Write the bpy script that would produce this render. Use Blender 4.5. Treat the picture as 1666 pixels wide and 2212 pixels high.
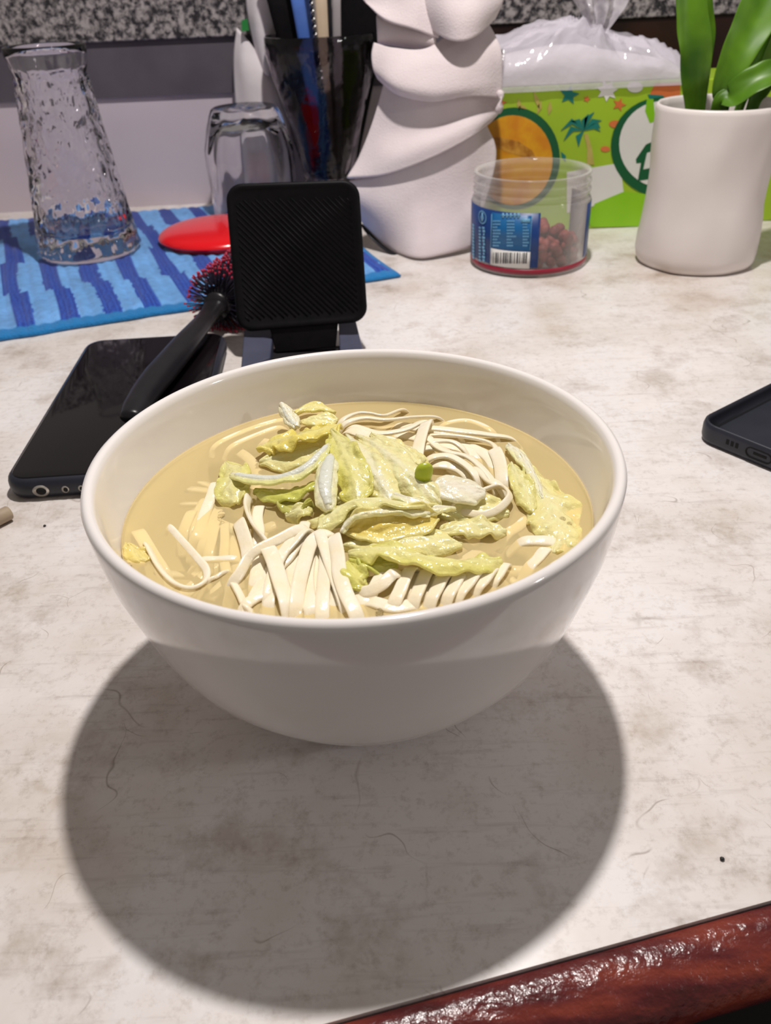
import bpy, math, random
import numpy as np
from mathutils import Vector, Matrix, noise as mnoise

# ------------------------------------------------------------------ scene, camera, light
scn = bpy.context.scene
for o in list(bpy.data.objects): bpy.data.objects.remove(o)
COL = scn.collection
random.seed(4)
CM = 0.01                                   # everything below is written in centimetres
FPX = 1800.0
PITCH, ROLL, CAMH = math.radians(33.30), math.radians(2.56), 18.10
cp, sp, cr, sr = math.cos(PITCH), math.sin(PITCH), math.cos(ROLL), math.sin(ROLL)
FW = np.array([0, cp, -sp]); U0 = np.array([0, sp, cp]); R0 = np.array([1., 0, 0])
RT = R0*cr - U0*sr; UP = R0*sr + U0*cr
CPOS = np.array([0, 0, CAMH])
cam_d = bpy.data.cameras.new('camera'); cam = bpy.data.objects.new('camera', cam_d); COL.objects.link(cam)
cam_d.sensor_fit = 'VERTICAL'; cam_d.sensor_height = 36.0; cam_d.sensor_width = 27.0
cam_d.lens = 36.0*FPX/2212.0
cam_d.clip_start = 0.01; cam_d.clip_end = 50
cam_d.dof.use_dof = True; cam_d.dof.focus_distance = 0.25; cam_d.dof.aperture_fstop = 26
cam.matrix_world = Matrix(((RT[0], UP[0], -FW[0], 0), (RT[1], UP[1], -FW[1], 0), (RT[2], UP[2], -FW[2], CAMH*CM), (0, 0, 0, 1)))
scn.camera = cam

world = bpy.data.worlds.new('world'); scn.world = world; world.use_nodes = True
bg = world.node_tree.nodes['Background']
bg.inputs[0].default_value = (1.0, 0.90, 0.84, 1); bg.inputs[1].default_value = 0.16

def lamp(name, loc, power, radius, col):
    d = bpy.data.lights.new(name, 'POINT'); d.energy = power; d.shadow_soft_size = radius*CM; d.color = col
    o = bpy.data.objects.new(name, d); COL.objects.link(o); o.location = [c*CM for c in loc]
    return o
lamp('ceiling_lamp', (4.5, 38.4, 65.8), 13.6, 1.4, (1.0, 0.948, 0.915))
lamp('room_lamp', (137.0, -29.0, 68.0), 7.0, 5.0, (1.0, 0.95, 0.93))

vs = scn.view_settings
vs.view_transform = 'Standard'; vs.look = 'None'; vs.gamma = 1.0; vs.use_curve_mapping = False
vs.exposure = 0.30

# ------------------------------------------------------------------ geometry helpers
def ray(u, v): return FW*FPX + RT*(u-833) - UP*(v-1106)
def Z(u, v, z=0.0):
    d = ray(u, v); return CPOS + d*(z-CAMH)/d[2]
def Y(u, v, y):
    d = ray(u, v); return CPOS + d*y/d[1]
def nz(x, y, z): return mnoise.noise(Vector((x, y, z)))

ORG = {}
def link(name, data): 
    o = bpy.data.objects.new(name, data); COL.objects.link(o); return o
def props(o, label=None, cat=None, group=None, kind=None):
    if label: o['label'] = label
    if cat: o['category'] = cat
    if group: o['group'] = group
    if kind: o['kind'] = kind
    return o
def thing(name, loc, label, cat, group=None, kind=None):
    o = link(name, None); o.empty_display_size = 0.01
    o.location = [c*CM for c in loc]; ORG[o] = np.array(loc, float)
    return props(o, label, cat, group, kind)
def ob(name, vf, mat, parent=None, label=None, cat=None, group=None, kind=None, smooth=True, cols=None, solid=0, sub=0, bevel=0, origin=None):
    vts, fcs = vf; vts = np.asarray(vts, float)
    if parent is not None: org = ORG[parent]
    elif origin is not None: org = np.array(origin, float)
    else: org = np.array([(vts[:,0].min()+vts[:,0].max())/2, (vts[:,1].min()+vts[:,1].max())/2, vts[:,2].min()])
    me = bpy.data.meshes.new(name); me.from_pydata(((vts-org)*CM).tolist(), [], [list(f) for f in fcs]); me.update()
    import bmesh
    bm = bmesh.new(); bm.from_mesh(me); bmesh.ops.recalc_face_normals(bm, faces=bm.faces); bm.to_mesh(me); bm.free()
    if smooth: me.polygons.foreach_set('use_smooth', [True]*len(me.polygons))
    if cols is not None:
        a = me.color_attributes.new('Col', 'FLOAT_COLOR', 'POINT')
        c = np.ones((len(vts), 4)); c[:, :3] = np.asarray(cols); a.data.foreach_set('color', c.ravel())
    me.materials.append(mat)
    o = link(name, me); ORG[o] = org
    if parent is None: o.location = org*CM
    else: o.parent = parent
    if bevel:
        m = o.modifiers.new('bevel', 'BEVEL'); m.width = bevel*CM; m.segments = 3; m.limit_method = 'ANGLE'; m.angle_limit = math.radians(40)
        m2 = o.modifiers.new('wn', 'WEIGHTED_NORMAL')
    if solid:
        m = o.modifiers.new('thickness', 'SOLIDIFY'); m.thickness = solid*CM; m.offset = 0
    if sub:
        m = o.modifiers.new('subdiv', 'SUBSURF'); m.levels = sub; m.render_levels = sub
    return props(o, label, cat, group, kind)
def join(*vfs):
    V = []; F = []
    for v, f in vfs:
        n = sum(len(x) for x in V); V.append(np.asarray(v, float)); F += [tuple(i+n for i in q) for q in f]
    return np.concatenate(V), F
def box(x0, x1, y0, y1, z0, z1):
    v = [(x, y, z) for x in (x0, x1) for y in (y0, y1) for z in (z0, z1)]
    return v, [(0,1,3,2), (4,6,7,5), (0,4,5,1), (2,3,7,6), (0,2,6,4), (1,5,7,3)]
def lathe(prof, n, cx, cy, disp=None, closed=False):
    V = []; F = []; m = len(prof)
    for i, (r, z) in enumerate(prof):
        for k in range(n):
            t = 2*math.pi*k/n
            rr = max(r, 1e-4) + (disp(i, t, r, z) if disp else 0)
            V.append((cx+rr*math.cos(t), cy+rr*math.sin(t), z))
    for i in range(m if closed else m-1):
        for k in range(n):
            a = i*n+k; b = i*n+(k+1) % n; c = ((i+1) % m)*n+(k+1) % n; d = ((i+1) % m)*n+k
            F.append((a, b, c, d))
    return V, F
def smoothpath(P, n):
    P = [np.asarray(p, float) for p in P]; Q = [2*P[0]-P[1]]+P+[2*P[-1]-P[-2]]
    out = []
    segs = len(P)-1
    for j in range(n+1):
        x = j/n*segs; i = min(int(x), segs-1); t = x-i
        p0, p1, p2, p3 = Q[i], Q[i+1], Q[i+2], Q[i+3]
        out.append(0.5*((2*p1)+(-p0+p2)*t+(2*p0-5*p1+4*p2-p3)*t*t+(-p0+3*p1-3*p2+p3)*t**3))
    return out
def sweep(path, cross, ups=None, caps=True):
    """cross(j, t)-> list of (side, up) offsets"""
    V = []; F = []; n = len(path); m = None
    for j, p in enumerate(path):
        a = path[max(j-1, 0)]; b = path[min(j+1, n-1)]; T = b-a; T = T/(np.linalg.norm(T)+1e-9)
        upv = np.array([0, 0, 1.]) if ups is None else ups
        if abs(T@upv) > .97: upv = np.array([0, 1., 0])
        s = np.cross(T, upv); s /= np.linalg.norm(s); u = np.cross(s, T)
        cs = cross(j, j/(n-1)); m = len(cs)
        for (x, y) in cs: V.append(p+s*x+u*y)
    for j in range(n-1):
        for k in range(m): F.append((j*m+k, j*m+(k+1) % m, (j+1)*m+(k+1) % m, (j+1)*m+k))
    if caps: F.append(tuple(range(m))[::-1]); F.append(tuple((n-1)*m+k for k in range(m)))
    return V, F
def tube(path, rad, m=8):
    f = rad if callable(rad) else (lambda t: rad)
    return sweep([np.asarray(p, float) for p in path], lambda j, t: [(f(t)*math.cos(2*math.pi*k/m), f(t)*math.sin(2*math.pi*k/m)) for k in range(m)])
def rrect(w, d, r, n=6, cx=0, cy=0):
    P = []
    for (sx, sy, a0) in ((1, 1, 0), (-1, 1, 90), (-1, -1, 180), (1, -1, 270)):
        for i in range(n+1):
            a = math.radians(a0+90*i/n); P.append((cx+sx*(w/2-r)+r*math.cos(a), cy+sy*(d/2-r)+r*math.sin(a)))
    return P
def stack(rings):
    """rings: list of equal-length lists of 3D points, capped both ends"""
    m = len(rings[0]); V = [p for r in rings for p in r]; F = []
    for j in range(len(rings)-1):
        for k in range(m): F.append((j*m+k, j*m+(k+1) % m, (j+1)*m+(k+1) % m, (j+1)*m+k))
    F.append(tuple(range(m))[::-1]); F.append(tuple((len(rings)-1)*m+k for k in range(m)))
    return V, F
def grid(fn, nu, nv):
    V = [fn(i/nu, j/nv) for j in range(nv+1) for i in range(nu+1)]
    F = [(j*(nu+1)+i, j*(nu+1)+i+1, (j+1)*(nu+1)+i+1, (j+1)*(nu+1)+i) for j in range(nv) for i in range(nu)]
    return V, F
def plate(pts, d):
    """polygon of 3D points extruded by vector d"""
    n = len(pts); d = np.array(d, float); V = [np.asarray(p, float) for p in pts]+[np.asarray(p, float)+d for p in pts]
    F = [tuple(range(n))[::-1], tuple(range(n, 2*n))]+[(k, (k+1) % n, n+(k+1) % n, n+k) for k in range(n)]
    return V, F

# ------------------------------------------------------------------ materials
def M(name, col, rough=.5, metal=0, spec=.5, coat=0, col2=None, nscale=50, ndetail=4, ramp=(.35, .65), bump=0, bscale=200, trans=0, ior=1.45, sss=0, vcol=False, translucent=0, sheen=0, alpha=1):
    m = bpy.data.materials.new(name); m.use_nodes = True; nt = m.node_tree; N = nt.nodes; L = nt.links
    p = N['Principled BSDF']; out = N['Material Output']
    p.inputs['Base Color'].default_value = (*col, 1); p.inputs['Roughness'].default_value = rough; p.inputs['Metallic'].default_value = metal
    p.inputs['Specular IOR Level'].default_value = spec; p.inputs['Coat Weight'].default_value = coat; p.inputs['Coat Roughness'].default_value = .04
    p.inputs['Transmission Weight'].default_value = trans; p.inputs['IOR'].default_value = ior
    p.inputs['Alpha'].default_value = alpha
    if sheen: p.inputs['Sheen Weight'].default_value = sheen
    if sss: 
        p.inputs['Subsurface Weight'].default_value = sss; p.inputs['Subsurface Radius'].default_value = (.004, .003, .0015); p.inputs['Subsurface Scale'].default_value = .6
    tc = N.new('ShaderNodeTexCoord'); csock = None
    if col2 is not None:
        n = N.new('ShaderNodeTexNoise'); n.inputs['Scale'].default_value = nscale; n.inputs['Detail'].default_value = ndetail; L.new(tc.outputs['Object'], n.inputs['Vector'])
        r = N.new('ShaderNodeValToRGB'); r.color_ramp.elements[0].position, r.color_ramp.elements[1].position = ramp
        r.color_ramp.elements[0].color = (*col, 1); r.color_ramp.elements[1].color = (*col2, 1)
        L.new(n.outputs['Fac'], r.inputs['Fac']); csock = r.outputs['Color']
    if vcol:
        a = N.new('ShaderNodeVertexColor'); a.layer_name = 'Col'; csock = a.outputs['Color']
    if csock: L.new(csock, p.inputs['Base Color'])
    if bump:
        n = N.new('ShaderNodeTexNoise'); n.inputs['Scale'].default_value = bscale; n.inputs['Detail'].default_value = 3; L.new(tc.outputs['Object'], n.inputs['Vector'])
        b = N.new('ShaderNodeBump'); b.inputs['Strength'].default_value = bump; b.inputs['Distance'].default_value = .001; L.new(n.outputs['Fac'], b.inputs['Height']); L.new(b.outputs['Normal'], p.inputs['Normal'])
    if translucent:
        t = N.new('ShaderNodeBsdfTranslucent'); mx = N.new('ShaderNodeMixShader'); mx.inputs[0].default_value = translucent
        t.inputs[0].default_value = (*col, 1)
        if csock: L.new(csock, t.inputs[0])
        L.new(p.outputs[0], mx.inputs[1]); L.new(t.outputs[0], mx.inputs[2]); L.new(mx.outputs[0], out.inputs[0])
    return m
def nodes(m): return m.node_tree.nodes, m.node_tree.links, m.node_tree.nodes['Principled BSDF']

def table_material():
    m = M('cream_laminate', (.8, .76, .72), rough=.33, spec=.4); N, L, p = nodes(m)
    tc = N.new('ShaderNodeTexCoord')
    def noise(scale, detail=6, vec=None, rough=.6):
        n = N.new('ShaderNodeTexNoise'); n.inputs['Scale'].default_value = scale; n.inputs['Detail'].default_value = detail; n.inputs['Roughness'].default_value = rough
        L.new(vec or tc.outputs['Object'], n.inputs['Vector']); return n
    def rampn(fac, stops):
        r = N.new('ShaderNodeValToRGB'); e = r.color_ramp.elements
        e[0].position, e[0].color = stops[0][0], (*stops[0][1], 1); e[1].position, e[1].color = stops[-1][0], (*stops[-1][1], 1)
        for s in stops[1:-1]:
            x = e.new(s[0]); x.color = (*s[1], 1)
        L.new(fac, r.inputs['Fac']); return r
    def mul(a, b, f=1.0):
        x = N.new('ShaderNodeMix'); x.data_type = 'RGBA'; x.blend_type = 'MULTIPLY'; x.inputs[0].default_value = f
        L.new(a, x.inputs[6]); L.new(b, x.inputs[7]); return x.outputs[2]
    base = rampn(noise(14, 7).outputs['Fac'], [(.30, (.54, .455, .385)), (.44, (.72, .665, .625)), (.60, (.82, .785, .775))])
    patch = rampn(noise(38, 8, rough=.7).outputs['Fac'], [(.33, (.76, .72, .68)), (.48, (1, 1, 1)), (.7, (1, .985, .97))])
    fine = rampn(noise(320, 5, rough=.75).outputs['Fac'], [(.30, (.80, .78, .76)), (.48, (1, 1, 1)), (.8, (1, 1, 1))])
    mp = N.new('ShaderNodeMapping'); mp.inputs['Scale'].default_value = (40, 420, 40); mp.inputs['Rotation'].default_value = (0, 0, .12); L.new(tc.outputs['Object'], mp.inputs['Vector'])
    streak = rampn(noise(1.0, 4, mp.outputs['Vector']).outputs['Fac'], [(.28, (.80, .78, .77)), (.44, (1, 1, 1)), (.9, (1, 1, 1))])
    # hair-fine scratches
    wv = noise(30, 2); add = N.new('ShaderNodeMixRGB'); add.blend_type = 'LINEAR_LIGHT'; add.inputs[0].default_value = .035
    L.new(tc.outputs['Object'], add.inputs[1]); L.new(wv.outputs['Color'], add.inputs[2])
    sc = None
    for k, (s, rot) in enumerate(((16, .5), (24, -.9), (34, 1.9))):
        mp2 = N.new('ShaderNodeMapping'); mp2.inputs['Scale'].default_value = (s, s*.45, 1); mp2.inputs['Rotation'].default_value = (0, 0, rot); L.new(add.outputs[0], mp2.inputs['Vector'])
        vo = N.new('ShaderNodeTexVoronoi'); vo.voronoi_dimensions = '2D'; vo.feature = 'DISTANCE_TO_EDGE'; vo.inputs['Scale'].default_value = 1; L.new(mp2.outputs['Vector'], vo.inputs['Vector'])
        msk = rampn(noise(22+9*k, 2).outputs['Fac'], [(.36, (0, 0, 0)), (.42, (1, 1, 1))])
        ln = rampn(vo.outputs['Distance'], [(.002, (.45, .40, .36)), (.0055, (1, 1, 1))])
        x = N.new('ShaderNodeMix'); x.data_type = 'RGBA'; L.new(msk.outputs['Color'], x.inputs[0]); L.new(ln.outputs['Color'], x.inputs[6]); x.inputs[7].default_value = (1, 1, 1, 1)
        sc = x.outputs[2] if sc is None else mul(sc, x.outputs[2])
    c = mul(mul(mul(base.outputs['Color'], patch.outputs['Color'], 1.0), fine.outputs['Color'], 1.0), streak.outputs['Color'], .7)
    c = mul(c, sc, .75)
    L.new(c, p.inputs['Base Color'])
    return m
def granite_material():
    m = M('speckled_granite', (.4, .4, .4), rough=.3); N, L, p = nodes(m)
    tc = N.new('ShaderNodeTexCoord'); n = N.new('ShaderNodeTexNoise'); n.inputs['Scale'].default_value = 190; n.inputs['Detail'].default_value = 3; n.inputs['Roughness'].default_value = .7
    L.new(tc.outputs['Object'], n.inputs['Vector'])
    r = N.new('ShaderNodeValToRGB'); e = r.color_ramp.elements
    e[0].position, e[0].color = .40, (.02, .018, .022, 1); e[1].position, e[1].color = .62, (.34, .31, .31, 1)
    x = e.new(.47); x.color = (.10, .09, .095, 1); x = e.new(.53); x.color = (.21, .19, .19, 1)
    L.new(n.outputs['Fac'], r.inputs['Fac']); L.new(r.outputs['Color'], p.inputs['Base Color']); return m
def wood_material():
    m = M('red_varnished_wood', (.2, .03, .02), rough=.3, coat=.3); N, L, p = nodes(m); p.inputs['Coat Roughness'].default_value = .15
    tc = N.new('ShaderNodeTexCoord'); mp = N.new('ShaderNodeMapping'); mp.inputs['Rotation'].default_value = (0, 0, -.215); mp.inputs['Scale'].default_value = (25, 160, 160)
    L.new(tc.outputs['Object'], mp.inputs['Vector'])
    n = N.new('ShaderNodeTexNoise'); n.inputs['Scale'].default_value = 1; n.inputs['Detail'].default_value = 5; L.new(mp.outputs['Vector'], n.inputs['Vector'])
    r = N.new('ShaderNodeValToRGB'); e = r.color_ramp.elements
    e[0].position, e[0].color = .35, (.035, .006, .006, 1); e[1].position, e[1].color = .68, (.24, .04, .022, 1); x = e.new(.5); x.color = (.11, .014, .014, 1)
    L.new(n.outputs['Fac'], r.inputs['Fac']); L.new(r.outputs['Color'], p.inputs['Base Color'])
    n2 = N.new('ShaderNodeTexNoise'); n2.inputs['Scale'].default_value = 260; n2.inputs['Detail'].default_value = 4; L.new(tc.outputs['Object'], n2.inputs['Vector'])
    b = N.new('ShaderNodeBump'); b.inputs['Strength'].default_value = .8; b.inputs['Distance'].default_value = .0012; L.new(n2.outputs['Fac'], b.inputs['Height'])
    L.new(b.outputs['Normal'], p.inputs['Normal']); L.new(b.outputs['Normal'], p.inputs['Coat Normal']); return m
def broth_material():
    m = bpy.data.materials.new('yellow_broth'); m.use_nodes = True; N = m.node_tree.nodes; L = m.node_tree.links; p = N['Principled BSDF']; out = N['Material Output']
    p.inputs['Base Color'].default_value = (1.0, .82, .43, 1); p.inputs['Roughness'].default_value = .05; p.inputs['IOR'].default_value = 1.33
    t = N.new('ShaderNodeBsdfTransparent'); t.inputs[0].default_value = (1, .965, .83, 1)
    mx = N.new('ShaderNodeMixShader'); mx.inputs[0].default_value = .43
    L.new(t.outputs[0], mx.inputs[1]); L.new(p.outputs[0], mx.inputs[2]); L.new(mx.outputs[0], out.inputs[0])
    return m
def film_material(name, col, a, rough=.12, bump=.6, bscale=60):
    m = M(name, col, rough=rough, spec=.8, bump=bump, bscale=bscale); N, L, p = nodes(m)
    t = N.new('ShaderNodeBsdfTransparent'); mx = N.new('ShaderNodeMixShader'); mx.inputs[0].default_value = a
    L.new(t.outputs[0], mx.inputs[1]); L.new(p.outputs[0], mx.inputs[2]); L.new(mx.outputs[0], N['Material Output'].inputs[0]); return m

m_table = table_material(); m_granite = granite_material(); m_wood = wood_material(); m_broth = broth_material()
m_wall = M('white_painted_wall', (.50, .43, .475), rough=.6, col2=(.55, .48, .525), nscale=8)
m_slab_shade = M('slab_shade_grey', (.075, .063, .08), rough=.55, col2=(.09, .078, .095), nscale=30)  # dark grey that paints in the shade below the granite overhang
m_brown = M('dark_brown_lacquer', (.012, .006, .005), rough=.25, col2=(.03, .012, .008), nscale=20, spec=.4)
m_floor = M('dark_floor', (.008, .006, .006), rough=.7, col2=(.012, .009, .008), nscale=6)
m_ceramic = M('white_ceramic', (.84, .80, .775), rough=.10, spec=.55, coat=.3)
m_noodle = M('wheat_noodle', (.97, .85, .60), rough=.2, spec=.6, col2=(.98, .91, .74), nscale=130, coat=.35, translucent=.04, bump=.25, bscale=350)
m_cabbage = M('boiled_cabbage', (.8, .8, .4), rough=.14, spec=.6, vcol=True, translucent=.07, coat=.6, bump=1.0, bscale=430)
for _n in m_cabbage.node_tree.nodes:
    if _n.bl_idname == 'ShaderNodeBump': _n.inputs['Distance'].default_value = .0007
_N, _L = m_cabbage.node_tree.nodes, m_cabbage.node_tree.links
_o = _N['Material Output']; _src = _o.inputs[0].links[0].from_socket
_t = _N.new('ShaderNodeBsdfTransparent'); _t.inputs[0].default_value = (1, .98, .85, 1); _m = _N.new('ShaderNodeMixShader'); _m.inputs[0].default_value = .15
_L.new(_src, _m.inputs[1]); _L.new(_t.outputs[0], _m.inputs[2]); _L.new(_m.outputs[0], _o.inputs[0])
m_scallion = M('green_scallion', (.46, .56, .03), rough=.3, col2=(.56, .62, .07), nscale=200, translucent=.2)
m_glass = M('clear_glass', (.96, .96, .98), rough=.02, trans=1, ior=1.47)
m_smoke = M('smoky_glass', (.22, .19, .22), rough=.05, trans=1, ior=1.45, bump=.5, bscale=120)
m_towel = M('terry_towel', (.1, .3, .7), rough=.95, spec=.1, vcol=True, bump=1.0, bscale=700, sheen=.3)
m_red = M('red_plastic', (.85, .004, .01), rough=.22, coat=.3, col2=(.80, .004, .01), nscale=10)
m_black = M('black_plastic', (.008, .008, .010), rough=.32, col2=(.012, .011, .013), nscale=80)
m_stand = M('stand_black_plastic', (.004, .004, .005), rough=.5, spec=.12, col2=(.006, .005, .006), nscale=200)
m_blackm = M('matte_black_plastic', (.010, .0095, .011), rough=.6, spec=.25, col2=(.016, .014, .016), nscale=300)
m_bluegrey = M('blue_grey_plastic', (.045, .05, .085), rough=.45, col2=(.06, .065, .105), nscale=60)
m_screen = M('black_screen_glass', (.004, .003, .004), rough=.05, spec=.6, col2=(.006, .004, .005), nscale=20)
m_navy = M('dark_navy_rubber', (.016, .018, .028), rough=.42, col2=(.022, .024, .036), nscale=60)
m_ring = M('bare_metal_ring', (.62, .58, .52), rough=.3, metal=.8, col2=(.7, .66, .6), nscale=100)
m_hole = M('black_hole', (.002, .002, .002), rough=.8, col2=(.003, .003, .003), nscale=10)
m_tip = M('red_bristle_tip', (.42, .02, .05), rough=.4, col2=(.5, .03, .08), nscale=100)
m_bris = M('dark_bristle', (.012, .010, .022), rough=.4, col2=(.02, .014, .035), nscale=100)
m_felt = M('white_felt', (.67, .59, .60), rough=.95, spec=.1, col2=(.71, .63, .64), nscale=60, bump=.35, bscale=900, sheen=.2)
m_paper = M('white_paper', (.66, .61, .63), rough=.85, spec=.1, col2=(.72, .67, .69), nscale=40, bump=.3, bscale=120)
m_green_scrap = M('green_scrap', (.01, .17, .03), rough=.5, col2=(.02, .2, .04), nscale=80)
m_bamboo = M('pale_bamboo', (.66, .52, .38), rough=.5, col2=(.58, .45, .32), nscale=60)
m_steel = M('twisted_steel', (.55, .55, .56), rough=.25, metal=1, col2=(.65, .65, .65), nscale=40)
m_blue = M('blue_plastic', (.05, .12, .42), rough=.35, col2=(.08, .17, .5), nscale=30)
m_grey = M('grey_plastic', (.30, .27, .28), rough=.4, col2=(.36, .33, .34), nscale=30)
m_maroon = M('maroon_fabric', (.07, .012, .03), rough=.7, col2=(.12, .03, .06), nscale=90, bump=.5, bscale=150)
m_lime = M('lime_print', (.30, .47, .018), rough=.4, col2=(.34, .51, .03), nscale=8)
m_lime2 = M('leaf_green_print', (.20, .48, .006), rough=.4, col2=(.26, .55, .015), nscale=15)
m_teal = M('teal_print', (.006, .16, .13), rough=.4, col2=(.008, .18, .15), nscale=20)
m_dgreen = M('dark_green_print', (.004, .085, .028), rough=.4, col2=(.006, .10, .035), nscale=20)
m_orange = M('orange_print', (.55, .13, .03), rough=.4, col2=(.62, .17, .05), nscale=30)
m_white_print = M('white_print', (.66, .65, .62), rough=.4, col2=(.72, .71, .68), nscale=20)
m_melon = M('melon_flesh_print', (.72, .36, .012), rough=.4, col2=(.60, .22, .01), nscale=70)
m_melon2 = M('melon_seed_print', (.33, .12, .01), rough=.4, col2=(.60, .30, .04), nscale=160)
m_trunk = M('tan_print', (.50, .42, .12), rough=.4, col2=(.42, .34, .08), nscale=120)
m_bag = film_material('clear_bag_film', (.76, .72, .80), .55, bump=1.0, bscale=110)
m_bag2 = film_material('thin_bag_film', (.72, .68, .74), .5)
m_pot = M('white_glazed_pot', (.74, .68, .65), rough=.35, col2=(.78, .72, .69), nscale=20)
m_leaf = M('green_leaf', (.045, .14, .006), rough=.38, col2=(.12, .27, .012), nscale=45, ndetail=2, translucent=.2)
m_jar = film_material('clear_jar_plastic', (.70, .68, .66), .17, rough=.08, bump=.1)
_N, _L = m_jar.node_tree.nodes, m_jar.node_tree.links
_lw = _N.new('ShaderNodeLayerWeight'); _lw.inputs[0].default_value = .5; _mr = _N.new('ShaderNodeMapRange'); _mr.inputs[3].default_value = .12; _mr.inputs[4].default_value = .8
_L.new(_lw.outputs['Facing'], _mr.inputs[0]); _mr.inputs[1].default_value = .25
for _n in _N:
    if _n.bl_idname == 'ShaderNodeMixShader': _L.new(_mr.outputs[0], _n.inputs[0])
m_label = M('blue_label', (.006, .035, .16), rough=.4, col2=(.008, .045, .19), nscale=30)
m_label2 = M('light_blue_label_panel', (.008, .11, .30), rough=.4, col2=(.01, .13, .34), nscale=30)
m_text = M('pale_blue_print', (.16, .40, .60), rough=.4, col2=(.20, .45, .66), nscale=60)
m_ink = M('black_print', (.02, .018, .022), rough=.4, col2=(.03, .026, .03), nscale=60)
m_berry = M('dried_red_berry', (.13, .018, .02), rough=.6, col2=(.30, .06, .05), nscale=160, bump=.6, bscale=400)
m_jarred = M('red_jar_rim_band', (.25, .01, .03), rough=.35, col2=(.3, .015, .04), nscale=30)
m_tan = M('tan_wood_stick', (.42, .33, .23), rough=.6, col2=(.34, .26, .18), nscale=120)

# ------------------------------------------------------------------ structure
YW = 81.5
EA = Z(700, 2212)[:2]; EB = Z(1666, 1945)[:2]; ED = (EB-EA)/np.linalg.norm(EB-EA); EN = np.array([ED[1], -ED[0]])   # front edge, outward normal
def edge_pt(s, off): return EA+ED*s+EN*off
tb = thing('table', (0, 40, -3), 'cream laminate tabletop with a dark red wooden front edge', 'table')
a, b = edge_pt(-75, 0), edge_pt(75, 0)
poly = [(a[0], a[1], -1.9), (b[0], b[1], -1.9), (b[0], YW, -1.9), (a[0], YW, -1.9)]
ob('tabletop', plate(poly, (0, 0, 1.9)), m_table, tb, smooth=False)
prof = [(.03, -1.9), (.03, -.12), (.10, -.03), (.35, .02), (.70, -.03), (1.05, -.16), (1.32, -.38), (1.48, -.68), (1.52, -.98), (1.42, -1.3), (1.2, -1.6), (.9, -1.9)]
rings = []
for s in np.linspace(-75, 75, 61):
    rings.append([(*edge_pt(s, o), z) for (o, z) in prof])
ob('edge_trim', stack(rings), m_wood, tb, label='worn dark red varnished wooden edge strip')
ob('floor', box(-150, 150, -120, 110, -76, -75), m_floor, kind='structure', smooth=False)
ob('wall_back', box(-110, 110, YW, YW+6, -75, 13.5), m_wall, kind='structure', smooth=False)
ob('slab_shade_strip', box(-110, 9.5, YW-.35, YW, 9.25, 13.5), m_slab_shade, kind='structure', smooth=False)  # thin board added as the slab's shadow band on the wall
ob('trim_2', box(9.5, 110, YW-.5, YW, 0.02, 13.5), m_brown, kind='structure', smooth=False, bevel=.1)
ob('granite_counter', box(-110, 110, YW-.8, YW+30, 13.5, 19), m_granite, label='grey speckled granite counter slab above the wall', cat='counter', smooth=False, bevel=.15)

# ------------------------------------------------------------------ bowl and soup
BX, BY = -.743, 18.93
def KT(P): return [(r*.95, .905+.95*z) for r, z in P]
bowl = thing('soup_bowl', (BX, BY, 0), 'large white ceramic bowl filled with noodle soup', 'bowl')
prof = [(0, .28), (2.45, .28), (2.55, .05), (2.68, 0), (2.92, .04), (3.02, .22), (3.45, .45), (4.08, 1.08), (4.66, 1.74), (5.16, 2.35), (5.58, 2.93), (5.88, 3.52), (6.11, 4.1), (6.29, 4.69), (6.47, 5.28), (6.63, 5.86), (6.74, 6.45), (6.82, 7.04)]
prof += KT([(7.215, 6.8), (7.225, 6.93), (7.19, 7.03), (7.10, 7.085), (7.0, 7.075), (6.92, 7.01), (6.87, 6.85), (6.80, 6.4), (6.70, 5.9), (6.55, 5.3), (6.32, 4.5), (5.95, 3.5), (5.3, 2.3), (4.3, 1.4)])+[(2.6, 1.3), (0, 1.1)]
ob('bowl_body', lathe(prof, 160, BX, BY), m_ceramic, bowl)
LV = 5.921
def brothz(x, y): return .012*nz(x*1.3, y*1.3, 2)
bp_ = [(0, LV), (2, LV), (4, LV), (5.2, LV), (5.9, LV), (6.1, LV+.012), (6.17, LV+.05), (6.205, LV+.09), (6.17, LV-.1)]+KT([(6.28, 4.5), (5.91, 3.5), (5.26, 2.3), (4.26, 1.45)])+[(2.5, 1.38), (0, 1.18)]
ob('broth', lathe(bp_, 120, BX, BY), m_broth, label='cloudy yellow broth filling the white bowl', cat='broth', kind='stuff', origin=(BX, BY, 1.18))

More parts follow.
